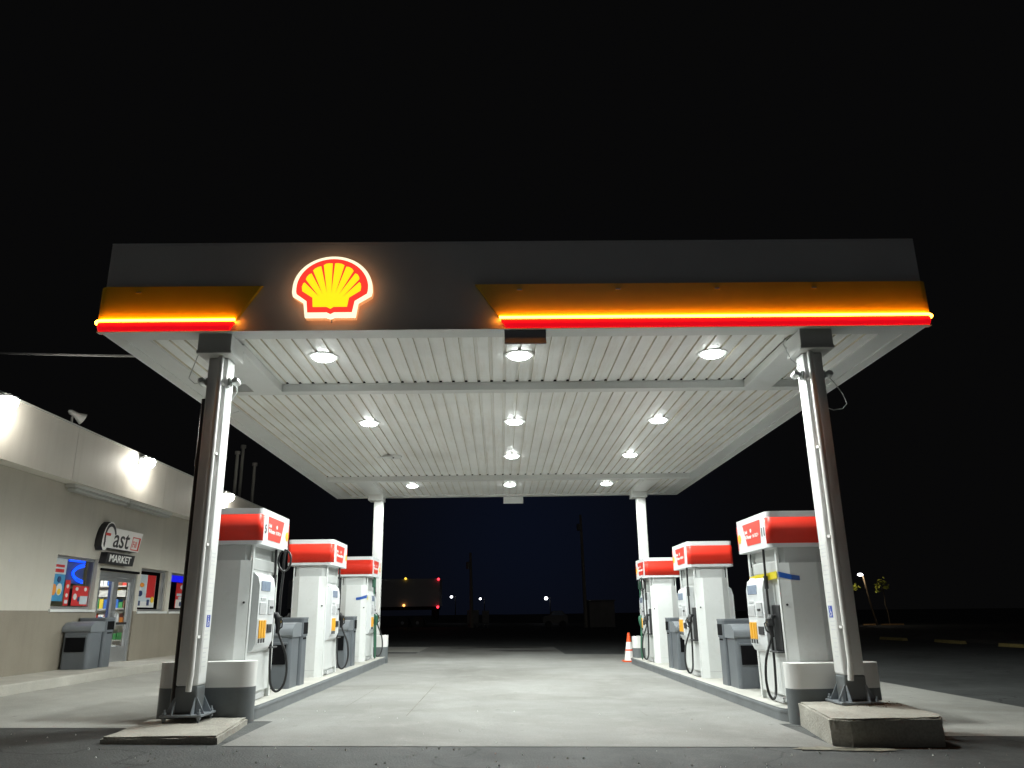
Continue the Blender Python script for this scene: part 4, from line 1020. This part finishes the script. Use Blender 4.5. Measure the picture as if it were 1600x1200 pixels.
b = MB(); b.tube([(30.95, 66, -.2), (30.6, 66, 1.6), (30.3, 66, 3.78)], [.09, .07, .06], 8); b.build('pole', mat('warm_pole', (.16, .12, .08), .6), sl, smooth=True)
b = MB(); b.lathe([(.12, -.10), (.22, -.04), (.20, .06), (.06, .12)], (30.05, 65.9, 3.86), 12); b.build('lamp_head', 'slamp', sl, smooth=True)
ld = bpy.data.lights.new('lamp_light', 'POINT'); ld.energy = 35; ld.color = (1, .86, .62); ld.shadow_soft_size = .2
lo = bpy.data.objects.new('lamp_light', ld); COL.objects.link(lo); lo.location = Vector((30.05, 65.6, 3.65))-wloc(sl); lo.parent = sl
# wheel stops
def stop(x0, y0, x1, y1, mt, label):
    d = Vector((x1-x0, y1-y0, 0)); L = d.length; d.normalize()
    b = MB(); q = MB().prism([(-.14, 0), (-.10, .115), (.10, .115), (.14, 0)], 0, L, 'y')
    b.add([Vector((x0, y0, -.185))+Vector((d.y, -d.x, 0))*v[0]+d*v[1]+Vector((0, 0, v[2])) for v in q.v], q.f)
    tag(b.build('wheel_stop', mt, bevel=.02), label, 'wheel stop', 'concrete wheel stops')
stop(17.44, 34.85, 17.34, 36.7, 'stopy', 'faded yellow wheel stop farthest back along the gravel verge')
stop(17.75, 31.0, 17.85, 33.0, 'stopy', 'faded yellow wheel stop in the middle along the gravel verge')
stop(17.9, 26.6, 17.8, 28.7, 'stopy', 'faded yellow wheel stop at the right edge of the photo')
stop(29.75, 66.0, 30.75, 66.0, 'stopo', 'short tan wheel stop below the distant lamp')
stop(31.0, 65.4, 32.75, 65.3, 'stopo', 'tan wheel stop in front of the yellow leaved sapling')
# saplings
def sapling(x, y, h, label, seed, lean):
    random.seed(seed)
    t = thing('sapling', label, 'tree', (x, y, -.18), 0, 'young trees by the distant lamp')
    P = spline([(x, y, -.2), (x-.03, y, h*.3), (x+lean*.6, y, h*.55), (x+lean*.5, y, h*.8), (x+lean, y, h)], 3)
    b = MB(); b.tube(P, [.06-.035*i/(len(P)-1) for i in range(len(P))], 7)
    for dx, dz in ((-.5, .25), (.35, .3), (-.2, .45), (.1, .5)): b.tube([P[-3], P[-1]+Vector((dx*.6, random.uniform(-.2, .2), dz*.6))], [.02, .008], 5)
    b.build('trunk', 'bark', t, smooth=True)
    b = MB()
    cl = [(lean+random.gauss(-.05, .42), random.gauss(0, .3), h+random.gauss(.05, .24)) for _ in range(6)]
    for c in cl:
        for _ in range(16):
            p = Vector((x, y, 0))+Vector(c)+Vector((random.gauss(0, .13), random.gauss(0, .13), random.gauss(0, .12)))
            a = Vector((random.uniform(-1, 1), random.uniform(-1, 1), random.uniform(-1, 1))).normalized()*random.uniform(.09, .17); w = a.orthogonal().normalized()*a.length*.45
            b.face([p-a, p+w, p+a, p-w])
    b.build('crown', 'leaf', t)
sapling(32.0, 66.0, 2.75, 'thin sapling with a clump of yellow green leaves right of the distant lamp', 4, -.25)
sapling(29.2, 66.5, 2.85, 'yellow leaved sapling half hidden behind the right front column', 9, .1)
# dim low things beyond the lot
b = MB(); b.box(7.75, 9.95, 70, 72, -.1, 2.1); b.box(7.65, 10.05, 69.9, 72.1, 2.1, 2.2); tag(b.build('storage_shed', 'dim', bevel=.03), 'dim brownish box shed in the dark behind the right far pump', 'shed')
t = thing('parked_car', 'barely visible pale car parked in the dark right of centre', 'car', (4.75, 71, -.1))
prof = [(3.7, .3), (3.7, .75), (3.85, .9), (4.25, .95), (4.6, 1.32), (5.35, 1.34), (5.75, .97), (5.85, .85), (5.85, .3)]
b = MB(); b.prism(prof, 70.2, 71.9, 'y'); b.build('body', 'dim', t, bevel=.06, smooth=True)
b = MB(); b.prism([(4.35, .97), (4.66, 1.27), (5.3, 1.29), (5.6, .98)], 70.18, 70.198, 'y'); b.build('side_window', 'screen', t)
for x in (4.15, 5.4):
    b = MB(); b.cyl((x, 70.1, .22), (x, 70.32, .22), .31, 16); b.build('wheel', 'black', t)
for x0, x1, h, lab in ((-2.9, -1.9, 1.5, 'left one of two pale boxes barely visible in the dark lot'), (-1.6, -1.0, 1.45, 'right one of two pale boxes barely visible in the dark lot')):
    b = MB(); b.box(x0, x1, 70, 71, .35, h); b.box(x0+.1, x0+.2, 70.1, 70.9, -.1, .35); b.box(x1-.2, x1-.1, 70.1, 70.9, -.1, .35)
    tag(b.build('utility_box', 'dim', bevel=.03), lab, 'box', 'pale boxes in the dark lot')
